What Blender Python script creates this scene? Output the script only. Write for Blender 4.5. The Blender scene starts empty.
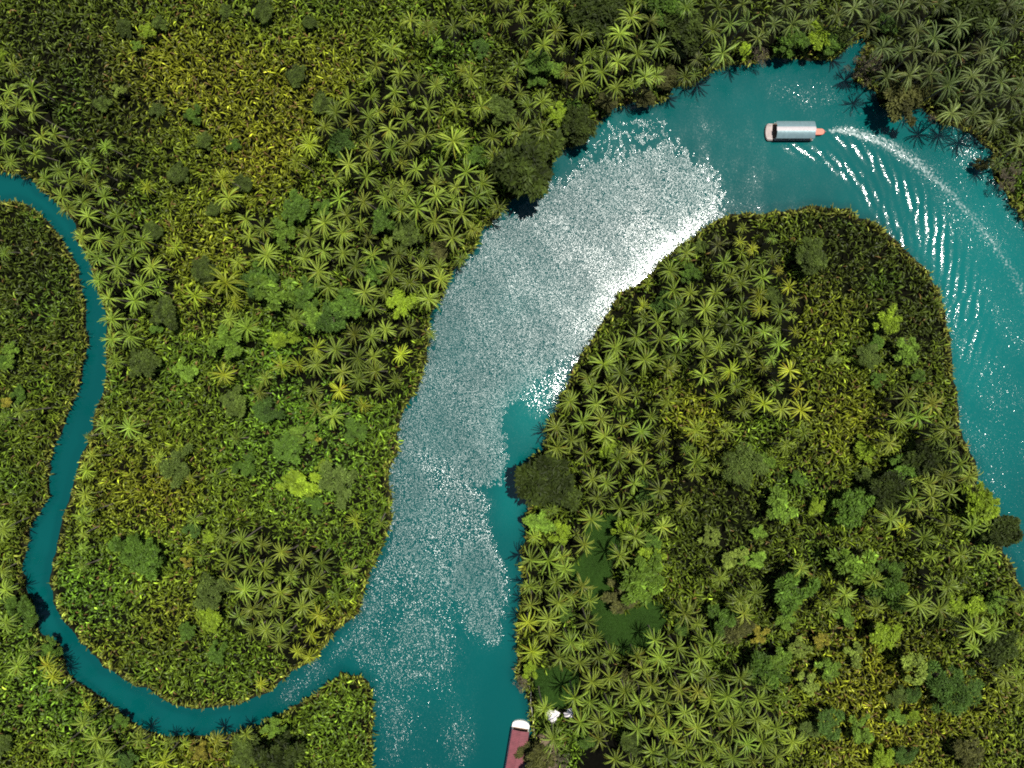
import bpy, bmesh, math, random
import numpy as np

# ------------------------------------------------------------------ camera, light, exposure
C = bpy.context.scene
COL = C.collection
H = 185.0            # drone height above the water, metres
S = 0.27             # metres per photo pixel on the water
W2, H2 = 512.0, 384.0
cam_d = bpy.data.cameras.new('camera')
cam = bpy.data.objects.new('camera', cam_d)
COL.objects.link(cam)
cam.location = (0, 0, H)
cam.rotation_euler = (0, 0, 0)
cam_d.sensor_fit = 'HORIZONTAL'
cam_d.angle = 2 * math.atan(W2 * S / H)
cam_d.clip_start = 1.0
cam_d.clip_end = 12000
C.camera = cam

SUN_EL, SUN_AZ = math.radians(75.8), math.radians(36.5)   # azimuth counter-clockwise from +X
world = bpy.data.worlds.new('World')
C.world = world
world.use_nodes = True
wn = world.node_tree
sky = wn.nodes.new('ShaderNodeTexSky')
sky.sky_type = 'NISHITA'
sky.sun_disc = False
sky.sun_elevation = SUN_EL
sky.sun_rotation = math.pi / 2 - SUN_AZ
bg = wn.nodes['Background']
bg.inputs['Strength'].default_value = 0.05
wn.links.new(sky.outputs[0], bg.inputs[0])

sun_d = bpy.data.lights.new('sun', 'SUN')
sun_d.energy = 5.0
sun_d.angle = math.radians(0.53)
sun_d.color = (1.0, 0.965, 0.88)
sun = bpy.data.objects.new('sun', sun_d)
COL.objects.link(sun)
sun.rotation_euler = (0, math.pi / 2 - SUN_EL, SUN_AZ)

C.view_settings.view_transform = 'Standard'
C.view_settings.look = 'None'
C.view_settings.exposure = 0.32
C.view_settings.gamma = 1.0
C.view_settings.use_curve_mapping = False
C.render.engine = 'CYCLES'
C.cycles.use_denoising = False
C.cycles.max_bounces = 5
C.cycles.diffuse_bounces = 1
C.cycles.glossy_bounces = 2
C.cycles.transmission_bounces = 2
C.cycles.sample_clamp_indirect = 4.0
C.cycles.use_adaptive_sampling = True
C.cycles.adaptive_threshold = 0.02
C.cycles.filter_width = 1.9
try:
    C.cycles.pixel_filter_type = 'BLACKMAN_HARRIS'
except Exception:
    pass

rng = np.random.default_rng(11)
random.seed(11)

# ------------------------------------------------------------------ helpers
def w(px, py, h=0.0):
    """photo pixel on the plane at height h -> world x, y"""
    k = S * (H - h) / H
    return (px - W2) * k, (H2 - py) * k

def topx(x, y, h=0.0):
    k = S * (H - h) / H
    return x / k + W2, H2 - y / k

def tag(o, label=None, cat=None, group=None, kind=None):
    if label: o['label'] = label
    if cat: o['category'] = cat
    if group: o['group'] = group
    if kind: o['kind'] = kind
    return o

def empty(name, loc, rz=0.0):
    o = bpy.data.objects.new(name, None)
    o.empty_display_size = 0.5
    o.location = loc
    o.rotation_euler = (0, 0, rz)
    COL.objects.link(o)
    return o

def link(name, me, parent=None, mat=None, loc=(0, 0, 0)):
    o = bpy.data.objects.new(name, me)
    COL.objects.link(o)
    o.location = loc
    if parent: o.parent = parent
    if mat and not me.materials: me.materials.append(mat)
    return o

def np_mesh(name, v, f, tint=None, mat=None, smooth=False, attrs=None):
    """v (N,3), f (M,4) quads, tint (N,3) vertex colour"""
    me = bpy.data.meshes.new(name)
    v = np.ascontiguousarray(v, np.float32)
    f = np.ascontiguousarray(f, np.int32)
    n, m, k = len(v), len(f), f.shape[1]
    me.vertices.add(n)
    me.vertices.foreach_set('co', v.ravel())
    me.loops.add(m * k)
    me.loops.foreach_set('vertex_index', f.ravel())
    me.polygons.add(m)
    me.polygons.foreach_set('loop_start', np.arange(0, m * k, k, dtype=np.int32))
    me.polygons.foreach_set('use_smooth', np.full(m, smooth, dtype=bool))
    if tint is not None:
        a = me.color_attributes.new('tint', 'FLOAT_COLOR', 'POINT')
        c = np.ones((n, 4), np.float32)
        c[:, :3] = tint
        a.data.foreach_set('color', c.ravel())
    for nm, arr in (attrs or {}).items():
        a = me.attributes.new(nm, 'FLOAT', 'POINT')
        a.data.foreach_set('value', np.ascontiguousarray(arr, np.float32).ravel())
    me.update(calc_edges=True)
    if mat: me.materials.append(mat)
    return me

def in_poly(x, y, poly):
    p = np.asarray(poly, float)
    inside = np.zeros(np.shape(x), bool)
    j = len(p) - 1
    for i in range(len(p)):
        xi, yi, xj, yj = p[i, 0], p[i, 1], p[j, 0], p[j, 1]
        if yi != yj:
            c = ((yi > y) != (yj > y)) & (x < (xj - xi) * (y - yi) / (yj - yi) + xi)
            inside ^= c
        j = i
    return inside

def dist_lines(x, y, lines):
    """distance (same units) to a list of polylines"""
    d2 = np.full(np.shape(x), 1e12)
    for ln in lines:
        p = np.asarray(ln, float)
        for i in range(len(p) - 1):
            ax, ay = p[i]; bx, by = p[i + 1]
            vx, vy = bx - ax, by - ay
            L = vx * vx + vy * vy
            if L == 0: continue
            t = np.clip(((x - ax) * vx + (y - ay) * vy) / L, 0, 1)
            d2 = np.minimum(d2, (x - ax - t * vx) ** 2 + (y - ay - t * vy) ** 2)
    return np.sqrt(d2)

def vnoise(x, y, scale, seed=0):
    """smooth value noise in 0..1"""
    r = np.random.default_rng(seed + 1000)
    T = r.random((256, 256))
    x = x / scale; y = y / scale
    xi = np.floor(x).astype(int); yi = np.floor(y).astype(int)
    fx = x - xi; fy = y - yi
    fx = fx * fx * (3 - 2 * fx); fy = fy * fy * (3 - 2 * fy)
    g = lambda a, b: T[a & 255, b & 255]
    return (g(xi, yi) * (1 - fx) + g(xi + 1, yi) * fx) * (1 - fy) + (g(xi, yi + 1) * (1 - fx) + g(xi + 1, yi + 1) * fx) * fy

def sstep(a, b, x):
    t = np.clip((x - a) / (b - a), 0, 1)
    return t * t * (3 - 2 * t)

# ------------------------------------------------------------------ materials
def mat_new(name):
    m = bpy.data.materials.new(name)
    m.use_nodes = True
    return m, m.node_tree.nodes, m.node_tree.links, m.node_tree.nodes['Principled BSDF']

def plain(name, col, rough=0.6, metal=0.0, spec=0.5, var=0.12, scale=3.0):
    m, n, l, b = mat_new(name)
    tc = n.new('ShaderNodeTexCoord')
    nz = n.new('ShaderNodeTexNoise'); nz.inputs['Scale'].default_value = scale; nz.inputs['Detail'].default_value = 6
    l.new(tc.outputs['Object'], nz.inputs['Vector'])
    mr = n.new('ShaderNodeMapRange')
    mr.inputs['From Min'].default_value = 0.3; mr.inputs['From Max'].default_value = 0.7
    mr.inputs['To Min'].default_value = 1 - var; mr.inputs['To Max'].default_value = 1 + var
    l.new(nz.outputs['Fac'], mr.inputs['Value'])
    mx = n.new('ShaderNodeMix'); mx.data_type = 'RGBA'; mx.blend_type = 'MULTIPLY'
    mx.inputs['Factor'].default_value = 1
    mx.inputs['A'].default_value = (*col, 1)
    l.new(mr.outputs[0], mx.inputs['B'])
    l.new(mx.outputs['Result'], b.inputs['Base Color'])
    b.inputs['Roughness'].default_value = rough
    b.inputs['Metallic'].default_value = metal
    b.inputs['Specular IOR Level'].default_value = spec
    return m

def leaf_mat(name, rough=0.42, spec=0.5, trans=0.25, use_obj=True):
    m, n, l, b = mat_new(name)
    at = n.new('ShaderNodeAttribute'); at.attribute_name = 'tint'
    src = at.outputs['Color']
    if use_obj:
        oi = n.new('ShaderNodeObjectInfo')
        mx = n.new('ShaderNodeMix'); mx.data_type = 'RGBA'; mx.blend_type = 'MULTIPLY'
        mx.inputs['Factor'].default_value = 1
        l.new(at.outputs['Color'], mx.inputs['A']); l.new(oi.outputs['Color'], mx.inputs['B'])
        src = mx.outputs['Result']
    l.new(src, b.inputs['Base Color'])
    b.inputs['Roughness'].default_value = rough
    b.inputs['Specular IOR Level'].default_value = spec
    tr = n.new('ShaderNodeBsdfTranslucent')
    hs = n.new('ShaderNodeHueSaturation'); hs.inputs['Saturation'].default_value = 1.1; hs.inputs['Value'].default_value = 1.3
    l.new(src, hs.inputs['Color']); l.new(hs.outputs[0], tr.inputs['Color'])
    ms = n.new('ShaderNodeMixShader'); ms.inputs[0].default_value = trans
    l.new(b.outputs[0], ms.inputs[1]); l.new(tr.outputs[0], ms.inputs[2])
    l.new(ms.outputs[0], n['Material Output'].inputs['Surface'])
    return m

M_PALM = leaf_mat('palm_leaf', 0.42, 0.35, 0.10)
M_LEAF = leaf_mat('tree_leaf', 0.6, 0.18, 0.15)
M_NIPA = leaf_mat('nipa_leaf', 0.45, 0.20, 0.08, use_obj=False)
M_GRASS = leaf_mat('grass_blade', 0.6, 0.3, 0.25, use_obj=False)
M_TRUNK = plain('palm_bark', (0.20, 0.17, 0.13), 0.85, var=0.35, scale=2.5)
M_BARK = plain('tree_bark', (0.11, 0.085, 0.06), 0.9, var=0.35, scale=2.5)

# ------------------------------------------------------------------ banks traced from the photograph (pixels)
BANK_A = [(-900, 120), (-250, 160), (-80, 152), (0, 172), (15, 174), (30, 180), (41, 191), (50, 196), (59, 207), (75, 219.5), (76, 239), (84, 251), (91, 267), (95, 284),
 (101, 299), (106, 317), (107, 339), (106, 362), (104, 391), (96, 409), (92, 429), (86, 444), (80, 461), (75, 479), (70, 499), (62, 519), (57, 544), (52, 569),
 (51, 583), (54, 603), (59, 617), (72, 630), (82, 643), (97, 658), (112, 672), (130, 682), (147, 690), (165, 702), (190, 708), (215, 708), (240, 705), (256, 696),
 (271, 693), (281, 682), (298, 668), (315, 661), (328, 641), (341, 627), (358, 615), (363, 598), (367, 583), (373, 571), (383, 546), (392, 524), (392, 494),
 (388, 476), (398, 451), (398, 424), (407, 406), (415, 391), (420, 382), (428, 357), (430, 332), (430, 317), (441, 297), (451, 274), (463, 262), (478, 244),
 (483, 227), (498, 216), (506, 205), (520, 194), (540, 183), (552, 165), (557, 150), (572, 145), (592, 132), (600, 120), (617, 107), (637, 102), (655, 105), (669, 95), (675, 87),
 (692, 85), (712, 72), (724, 66), (749, 65), (768, 57), (793, 60), (825, 60), (840, 55), (850, 46), (862, 36),
 (866, 44), (856, 60), (853, 82), (875, 92), (879, 107), (903, 112), (920, 107), (940, 126), (966, 130), (980, 141), (992, 152), (989, 165), (993, 180), (1003, 192),
 (1018, 217), (1026, 224), (1060, 270), (1120, 340), (1220, 480), (1300, 650), (1380, 900), (1450, 1800)]
BANK_B = [(530, 1800), (536, 900), (531, 768), (532, 740), (530, 710), (526, 690), (517, 680), (517, 662), (516, 638), (517, 618), (522, 596), (523, 581), (522, 569), (522, 549), (527, 534),
 (526, 514), (532, 504), (526, 491), (524, 476), (527, 464), (535, 457), (544, 451), (546, 436), (547, 421), (558, 411), (559, 396), (569, 384), (572, 372), (579, 359),
 (589, 344), (599, 324), (612, 308), (619, 292), (637, 284), (652, 274), (662, 259), (682, 246), (702, 229), (719, 219), (732, 213), (762, 213), (783, 211),
 (805, 207), (825, 208), (850, 209), (860, 217), (878, 222), (890, 234), (900, 246), (915, 259), (928, 272), (938, 287), (945, 304), (948, 324), (952, 347),
 (953, 367), (955, 384), (958, 399), (959, 426), (968, 446), (975, 461), (978, 484), (988, 496), (998, 509), (1006, 524), (1008, 536), (1003, 551), (1014, 569),
 (1018, 581), (1026, 590), (1060, 650), (1120, 790), (1190, 1000), (1230, 1800)]
BANK_C = [(-900, 168), (-250, 205), (-80, 184), (0, 202), (7, 200), (25, 203), (37, 213), (50, 221), (60, 234), (69, 249), (77, 267), (80, 287), (85, 302), (86, 322), (89, 342), (85, 364),
 (82, 377), (77, 396), (70, 411), (60, 434), (54, 454), (51, 469), (49, 496), (39, 511), (30, 529), (27, 549), (22, 569), (27, 586), (34, 606), (39, 626), (42, 634),
 (59, 643), (66, 661), (72, 676), (92, 691), (107, 698), (125, 716), (142, 726), (162, 736), (190, 735), (225, 735), (240, 731), (261, 726), (276, 716), (293, 708),
 (316, 693), (331, 681), (343, 672), (361, 675), (368, 681), (372, 701), (373, 726), (372, 751), (372, 768), (374, 900), (362, 1800)]

def rough_line(ln, seed):
    """break straight bank runs into an uneven line"""
    r = np.random.default_rng(seed)
    out = []
    for (ax, ay), (bx, by) in zip(ln[:-1], ln[1:]):
        L = math.hypot(bx - ax, by - ay)
        n = max(1, int(L / 7)) if L < 120 else 6
        for i in range(n):
            t = i / n
            j = 0 if L > 120 else 1.0
            out.append((ax + (bx - ax) * t + r.normal(0, j), ay + (by - ay) * t + r.normal(0, j)))
    out.append(ln[-1])
    return out

BANK_A, BANK_B, BANK_C = rough_line(BANK_A, 1), rough_line(BANK_B, 2), rough_line(BANK_C, 3)
LAND_A = BANK_A + [(9000, 1800), (9000, -9000), (-9000, -9000), (-9000, 120)]
LAND_B = BANK_B
LAND_C = BANK_C + [(362, 9000), (-9000, 9000), (-9000, 168)]
BANKS = [BANK_A, BANK_B, BANK_C]

def land_px(px, py):
    return in_poly(px, py, LAND_A) | in_poly(px, py, LAND_B) | in_poly(px, py, LAND_C)

def sd_px(px, py):
    """signed distance in pixels: positive on land"""
    d = dist_lines(px, py, BANKS)
    return np.where(land_px(px, py), d, -d)

# a lookup grid for speed
GX0, GY0, GST = -330.0, -270.0, 2.0
_gx = np.arange(GX0, 1024 + 332, GST); _gy = np.arange(GY0, 768 + 272, GST)
_GX, _GY = np.meshgrid(_gx, _gy)
SDG = sd_px(_GX, _GY)
def sd(px, py):
    fx = np.clip((np.asarray(px) - GX0) / GST, 0, len(_gx) - 1.001); fy = np.clip((np.asarray(py) - GY0) / GST, 0, len(_gy) - 1.001)
    ix = fx.astype(int); iy = fy.astype(int); tx = fx - ix; ty = fy - iy
    return (SDG[iy, ix] * (1 - tx) + SDG[iy, ix + 1] * tx) * (1 - ty) + (SDG[iy + 1, ix] * (1 - tx) + SDG[iy + 1, ix + 1] * tx) * ty

CLEARINGS = [
 [(588, 512), (612, 514), (622, 522), (622, 545), (612, 560), (612, 600), (622, 612), (650, 598), (664, 604), (667, 618), (652, 640), (640, 652), (618, 652), (600, 636), (592, 612), (576, 590), (570, 566), (585, 552), (586, 530)],
 [(536, 668), (560, 664), (578, 672), (574, 700), (560, 708), (542, 704), (532, 690)]]
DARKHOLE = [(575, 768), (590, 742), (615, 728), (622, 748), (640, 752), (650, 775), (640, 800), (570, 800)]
SANDY = [(538, 734), (550, 730), (556, 748), (560, 770), (552, 800), (542, 800), (540, 760)]

# ------------------------------------------------------------------ ground: one sheet to the horizon
def axis(lo, hi, step, far):
    a = list(np.arange(lo, hi + step * 0.5, step))
    g, x, left = step, hi, []
    while x < far:
        g *= 1.35; x += g; a.append(x)
    g, x = step, lo
    while x > -far:
        g *= 1.35; x -= g; left.append(x)
    return np.array(left[::-1] + a)

def grid_sheet(ax, ay):
    X, Y = np.meshgrid(ax, ay)
    nx, ny = len(ax), len(ay)
    i = np.arange(nx * ny).reshape(ny, nx)
    f = np.stack([i[:-1, :-1], i[:-1, 1:], i[1:, 1:], i[1:, :-1]], -1).reshape(-1, 4)
    return X.ravel(), Y.ravel(), f

X, Y, F = grid_sheet(axis(-205, 205, 0.9, 6000), axis(-165, 165, 0.9, 6000))
PX, PY = topx(X, Y)
near = (np.abs(X) < 260) & (np.abs(Y) < 220)
sdist = np.where(near, sd(PX, PY), 0)
far = ~near
sdist[far] = np.clip(sd_px(PX[far], PY[far]), -400, 400)
z = np.where(sdist > 0, 0.75 * sstep(-0.2, 7, sdist) , -2.6 * sstep(0, 12, -sdist) - 0.02)
z += np.where(sdist > 4, 0.35 * (vnoise(X, Y, 6, 1) - 0.5), 0)
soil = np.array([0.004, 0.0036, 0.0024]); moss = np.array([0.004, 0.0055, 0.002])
grass_c = np.array([0.018, 0.042, 0.007]); tan = np.array([0.13, 0.10, 0.065]); gap_shade = np.array([0.003, 0.003, 0.002])
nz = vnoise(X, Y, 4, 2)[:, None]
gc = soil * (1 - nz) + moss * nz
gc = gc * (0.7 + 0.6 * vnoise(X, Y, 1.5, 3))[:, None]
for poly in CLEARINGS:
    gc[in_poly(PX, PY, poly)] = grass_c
gc[in_poly(PX, PY, DARKHOLE)] = gap_shade  # deep shade of the gap painted into the ground colour
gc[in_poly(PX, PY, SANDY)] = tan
farland = np.clip((np.maximum(np.abs(X) - 190, np.abs(Y) - 154)) / 8, 0, 1)[:, None]
gc = gc * (1 - farland) + np.array([0.040, 0.056, 0.008]) * (0.6 + 0.8 * vnoise(X, Y, 30, 12))[:, None] * farland
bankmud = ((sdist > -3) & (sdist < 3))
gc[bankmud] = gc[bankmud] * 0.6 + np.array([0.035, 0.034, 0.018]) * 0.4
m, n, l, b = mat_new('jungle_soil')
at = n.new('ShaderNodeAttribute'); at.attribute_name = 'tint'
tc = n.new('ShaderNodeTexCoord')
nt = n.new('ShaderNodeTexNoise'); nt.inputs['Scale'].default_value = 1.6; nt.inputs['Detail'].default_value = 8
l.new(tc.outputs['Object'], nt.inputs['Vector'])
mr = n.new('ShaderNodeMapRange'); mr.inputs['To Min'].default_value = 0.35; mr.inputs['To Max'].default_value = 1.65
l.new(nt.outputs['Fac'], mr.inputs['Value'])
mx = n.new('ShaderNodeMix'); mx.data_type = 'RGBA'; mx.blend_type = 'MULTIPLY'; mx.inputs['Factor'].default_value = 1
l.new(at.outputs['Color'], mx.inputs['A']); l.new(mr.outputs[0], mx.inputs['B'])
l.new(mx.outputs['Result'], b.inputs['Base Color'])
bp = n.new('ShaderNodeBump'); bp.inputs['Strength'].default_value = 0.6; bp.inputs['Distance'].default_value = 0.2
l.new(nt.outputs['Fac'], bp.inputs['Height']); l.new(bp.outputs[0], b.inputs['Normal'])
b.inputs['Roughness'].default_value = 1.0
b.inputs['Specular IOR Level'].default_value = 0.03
tag(link('ground', np_mesh('ground', np.stack([X, Y, z], 1), F, gc, m, True)), 'dark jungle soil under the palms and muddy banks', kind='structure')

# ------------------------------------------------------------------ river
X, Y, F = grid_sheet(axis(-165, 165, 0.5, 900), axis(-128, 128, 0.5, 900))
PX, PY = topx(X, Y)
def soft_poly(poly, feather):
    """1 inside, falling to 0 outside over `feather` pixels, its edge broken by noise"""
    p = list(poly) + [poly[0]]
    d = dist_lines(PX, PY, [p]); d = np.where(in_poly(PX, PY, poly), d, -d)
    d = d + (vnoise(X, Y, 5, 31) - 0.5) * 14 + (vnoise(X, Y, 14, 32) - 0.5) * 14
    return sstep(-feather, feather, d)
def blob(cx, cy, r, ry=None, rot=0):
    ry = ry or r
    c, s = math.cos(math.radians(rot)), math.sin(math.radians(rot))
    dx, dy = PX - cx, PY - cy
    return np.exp(-(((dx * c + dy * s) / r) ** 2 + ((-dx * s + dy * c) / ry) ** 2))

ruffle = np.full(X.shape, 0.07)
def lay(val, mask):
    global ruffle
    ruffle = ruffle * (1 - mask) + val * mask
# the whole east reach carries a light chop, the upper pool less
lay(0.29, sstep(880, 960, PX + 0.25 * (PY - 200)) * sstep(620, 560, PY * 0 + 500))
lay(0.20, blob(815, 95, 45, 20, 5))
lay(0.07, blob(750, 160, 70, 40))
MID = [(395, 430), (420, 425), (440, 450), (470, 480), (500, 500), (492, 520), (503, 560), (509, 600), (500, 640), (482, 660), (478, 700), (472, 800), (380, 800), (374, 700), (367, 668), (345, 665), (330, 684), (290, 706), (268, 702), (300, 672), (340, 640), (385, 560)]
lay(0.38 + 0.34 * sstep(0.25, 0.7, vnoise(X, Y, 12, 40)), soft_poly(MID, 18))
lay(0.88, soft_poly([(398, 425), (430, 440), (425, 500), (410, 560), (385, 610), (350, 650), (325, 672), (300, 690), (310, 672), (345, 640), (380, 560)], 16) * .9)
lay(0.95, soft_poly([(470, 540), (495, 545), (507, 580), (508, 612), (495, 640), (470, 630), (455, 590)], 12))
TOP = [(545, 195), (560, 160), (600, 125), (640, 106), (672, 112), (700, 150), (690, 165)]
TOPM = soft_poly(TOP, 20) * .42
MAIN = [(505, 215), (540, 192), (565, 168), (610, 162), (660, 145), (690, 150), (716, 195), (719, 216), (640, 284), (575, 350), (540, 385), (508, 405), (503, 430), (512, 470), (508, 490), (470, 492), (440, 450), (425, 452), (402, 480), (390, 560), (385, 500), (395, 430), (415, 385), (430, 330), (450, 274), (482, 240)]
cover = np.maximum(soft_poly(MAIN, 17), TOPM)          # share of the surface roughened by the gusts
gust = 0.56 + 0.30 * sstep(20, 220, np.hypot(PX - 650, PY - 285))
lee = np.clip(1.3 * blob(655, 262, 95, 13, -42), 0, 1)
gust = gust * (1 - lee) + 0.36 * lee
q_ = blob(545, 395, 30, 22, -35) * 0.9
cover = cover * (1 - .75 * q_)
lay(0.30, q_)
q_ = blob(520, 440, 14, 30)
cover = cover * (1 - q_)
lay(0.10, q_)
q_ = (soft_poly([(512, 490), (530, 500), (520, 560), (518, 640), (510, 700), (505, 768), (490, 768), (488, 700), (505, 640), (512, 600), (506, 550), (497, 515)], 14))
cover = cover * (1 - q_)
lay(0.12, q_)
streak = 0.75 + 0.5 * vnoise(X * 0.8 + Y * 0.6, (Y * 0.8 - X * 0.6) * 0.35, 4.0, 55)
ruffle = ruffle * np.clip(streak, 0.6, 1.15)

# wake behind the tour boat: distance along the track and across it
TRACK = np.array([w(px, py) for px, py in [(768, 131), (795, 131), (825, 130), (850, 133), (880, 143), (910, 160), (940, 183), (965, 209), (990, 240), (1010, 268), (1026, 296), (1045, 340), (1060, 400)]])
seg = np.diff(TRACK, axis=0); sl = np.hypot(seg[:, 0], seg[:, 1]); cum = np.concatenate([[0], np.cumsum(sl)])
best = np.full(X.shape, 1e9); along = np.zeros(X.shape); across = np.zeros(X.shape)
for i in range(len(seg)):
    ax, ay = TRACK[i]
    t = ((X - ax) * seg[i, 0] + (Y - ay) * seg[i, 1]) / sl[i] ** 2
    tc_ = np.clip(t, 0 if i else -9, 1)
    dx, dy = X - ax - tc_ * seg[i, 0], Y - ay - tc_ * seg[i, 1]
    d = np.hypot(dx, dy)
    side = np.sign(seg[i, 0] * dy - seg[i, 1] * dx)
    up = d < best
    best = np.where(up, d, best)
    along = np.where(up, cum[i] + tc_ * sl[i], along)
    across = np.where(up, side * d, across)
inner = -across            # metres to the inside of the turn (south-west)
s0 = along - cum[2]        # metres behind the stern
zw = np.zeros(X.shape)
lam = 2.4
ph = 2 * math.pi / lam * (along * math.sin(math.radians(40)) - inner * math.cos(math.radians(40)))
wob = (vnoise(X, Y, 6, 61) - 0.5) * 1.4
arm = 2.5 + (along) * 0.30                       # where the bow arm runs
env = np.exp(-((inner - arm) / (1.5 + along * 0.05)) ** 2) * sstep(1, 8, along) * sstep(120, 55, along)
env2 = np.exp(-((inner - (1.5 + np.clip(s0, 0, None) * 0.20)) / (1.2 + np.clip(s0, 0, None) * 0.06)) ** 2) * sstep(0, 5, s0) * sstep(110, 45, s0)
oarm = -inner - (2.0 + along * 0.17)
env3 = np.exp(-(oarm / (1.0 + along * 0.03)) ** 2) * sstep(8, 20, along) * sstep(110, 50, along)
crest = lambda p: (np.cos(p) * 0.5 + 0.5) ** 1.3
zw += (0.7 + .6 * vnoise(X, Y, 3.5, 66)) * (0.10 * env * crest(ph + wob) + 0.14 * env2 * crest(ph + 1.2 + wob))
pho = 2 * math.pi / 3.4 * (along * math.sin(math.radians(40)) + inner * 0.7)
zw += 0.10 * env3 * crest(pho + wob)
foam = np.exp(-(inner / (0.7 + np.clip(s0, 0, None) * 0.03)) ** 2) * sstep(-1.5, 1.5, s0) * (0.80 - 0.25 * sstep(5, 70, s0))
wide = np.exp(-((inner + 0.5) / (1.5 + np.clip(s0, 0, None) * 0.075)) ** 2) * sstep(0, 4, s0) * sstep(70, 15, s0)
foam = np.maximum(foam, 0.74 * wide)
bowf = env * sstep(16, 2, along) + 0.55 * env * crest(ph + wob) * sstep(45, 10, along) + 0.6 * env2 * crest(ph + 1.2 + wob) * sstep(40, 5, s0)
foam = np.clip(np.maximum(np.maximum(foam, 0.32 * bowf), 0.42 * env3), 0, 1)
lay(0.26, np.clip(wide, 0, 1))
lay(0.17, np.clip(env + env2, 0, 1))
shallow = 0.9 * blob(530, 410, 34, 40, 30) + 0.6 * blob(510, 500, 18, 40) + 1.0 * blob(970, 320, 120, 180) + 0.3 * blob(780, 130, 120, 60) + 0.35 * blob(590, 130, 70, 40) + 0.25 * blob(440, 640, 80, 120)
sdw = sd(PX, PY)
shallow = shallow + 0.10 + 0.22 * (vnoise(X, Y, 22, 70) - 0.5) + 0.14 * (vnoise(X, Y, 7, 71) - 0.5) - 0.35 * sstep(-10, 0, sdw)

m, n, l, b = mat_new('river_water')
def attr(nm):
    a = n.new('ShaderNodeAttribute'); a.attribute_name = nm
    return a.outputs['Fac']
def math_(op, a, c=None):
    q = n.new('ShaderNodeMath'); q.operation = op
    for k, v_ in enumerate((a, c)):
        if v_ is None: continue
        if isinstance(v_, (int, float)): q.inputs[k].default_value = v_
        else: l.new(v_, q.inputs[k])
    return q.outputs[0]
def vmath(op, a, c=None, scale=None):
    q = n.new('ShaderNodeVectorMath'); q.operation = op
    for k, v_ in enumerate((a, c)):
        if v_ is None: continue
        if isinstance(v_, tuple): q.inputs[k].default_value = v_
        else: l.new(v_, q.inputs[k])
    if scale is not None:
        if isinstance(scale, (int, float)): q.inputs['Scale'].default_value = scale
        else: l.new(scale, q.inputs['Scale'])
    return q.outputs[0]
tc = n.new('ShaderNodeTexCoord')
def wnoise(scale, detail, off, stretch=(1, 1, 1)):
    mp = n.new('ShaderNodeMapping'); mp.inputs['Location'].default_value = off; mp.inputs['Scale'].default_value = stretch
    mp.inputs['Rotation'].default_value = (0, 0, math.radians(35))
    l.new(tc.outputs['Object'], mp.inputs['Vector'])
    q = n.new('ShaderNodeTexNoise'); q.inputs['Scale'].default_value = scale; q.inputs['Detail'].default_value = detail; q.inputs['Roughness'].default_value = 0.6
    l.new(mp.outputs[0], q.inputs['Vector'])
    return q
n1 = wnoise(1.2, 2.0, (3, 7, 0), (1, 0.6, 1))
n2 = wnoise(4.4, 1.0, (13, 2, 5), (1, 0.75, 1))
n3 = wnoise(0.22, 1.0, (5, 21, 9), (1, 0.5, 1))
ng = wnoise(0.85, 3.0, (31, 4, 2), (1, 0.6, 1))
cv = attr('cover')
edge_ = math_('SUBTRACT', 1.0, math_('ABSOLUTE', math_('SUBTRACT', math_('MULTIPLY', cv, 2.0), 1.0)))
gm = math_('ADD', cv, math_('MULTIPLY', math_('MULTIPLY', math_('SUBTRACT', ng.outputs['Fac'], 0.5), 2.6), edge_))
gs = n.new('ShaderNodeMapRange'); gs.inputs['From Min'].default_value = 0.47; gs.inputs['From Max'].default_value = 0.53
l.new(gm, gs.inputs['Value'])
ru = math_('ADD', math_('MULTIPLY', attr('ruffle'), math_('SUBTRACT', 1.0, gs.outputs[0])), math_('MULTIPLY', attr('gust'), gs.outputs[0]))
s1 = vmath('SUBTRACT', n1.outputs['Color'], (0.5, 0.5, 0.5))
s2 = vmath('SUBTRACT', n2.outputs['Color'], (0.5, 0.5, 0.5))
s3 = vmath('SUBTRACT', n3.outputs['Color'], (0.5, 0.5, 0.5))
slope = vmath('ADD', vmath('SCALE', s1, None, 0.75), vmath('SCALE', s2, None, 2.4))
slope = vmath('SCALE', slope, None, ru)
slope = vmath('ADD', slope, vmath('SCALE', s3, None, 0.10))
slope = vmath('MULTIPLY', slope, (1, 1, 0))
geo = n.new('ShaderNodeNewGeometry')
nrm = vmath('NORMALIZE', vmath('ADD', geo.outputs['Normal'], slope))
l.new(nrm, b.inputs['Normal'])
# colour: deep teal to turquoise
cr = n.new('ShaderNodeMix'); cr.data_type = 'RGBA'
cr.inputs['A'].default_value = (0.0007, 0.053, 0.053, 1)
cr.inputs['B'].default_value = (0.0013, 0.114, 0.107, 1)
l.new(attr('shallow'), cr.inputs['Factor'])
fo = attr('foam')
fn = wnoise(1.7, 6.0, (2, 5, 1), (1, 1, 1))
fmask = n.new('ShaderNodeMapRange'); fmask.interpolation_type = 'SMOOTHSTEP'
fmask.inputs['From Min'].default_value = 0.70; fmask.inputs['From Max'].default_value = 1.05
l.new(math_('ADD', math_('MULTIPLY', fo, 0.55), math_('MULTIPLY', fn.outputs['Fac'], 0.85)), fmask.inputs['Value'])
fm = math_('MULTIPLY', fmask.outputs[0], math_('MINIMUM', math_('MULTIPLY', fo, 4.0), 1.0))
cf = n.new('ShaderNodeMix'); cf.data_type = 'RGBA'
l.new(fm, cf.inputs['Factor']); l.new(cr.outputs['Result'], cf.inputs['A'])
cf.inputs['B'].default_value = (0.55, 0.62, 0.60, 1)
l.new(cf.outputs['Result'], b.inputs['Base Color'])
b.inputs['IOR'].default_value = 1.52
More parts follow.
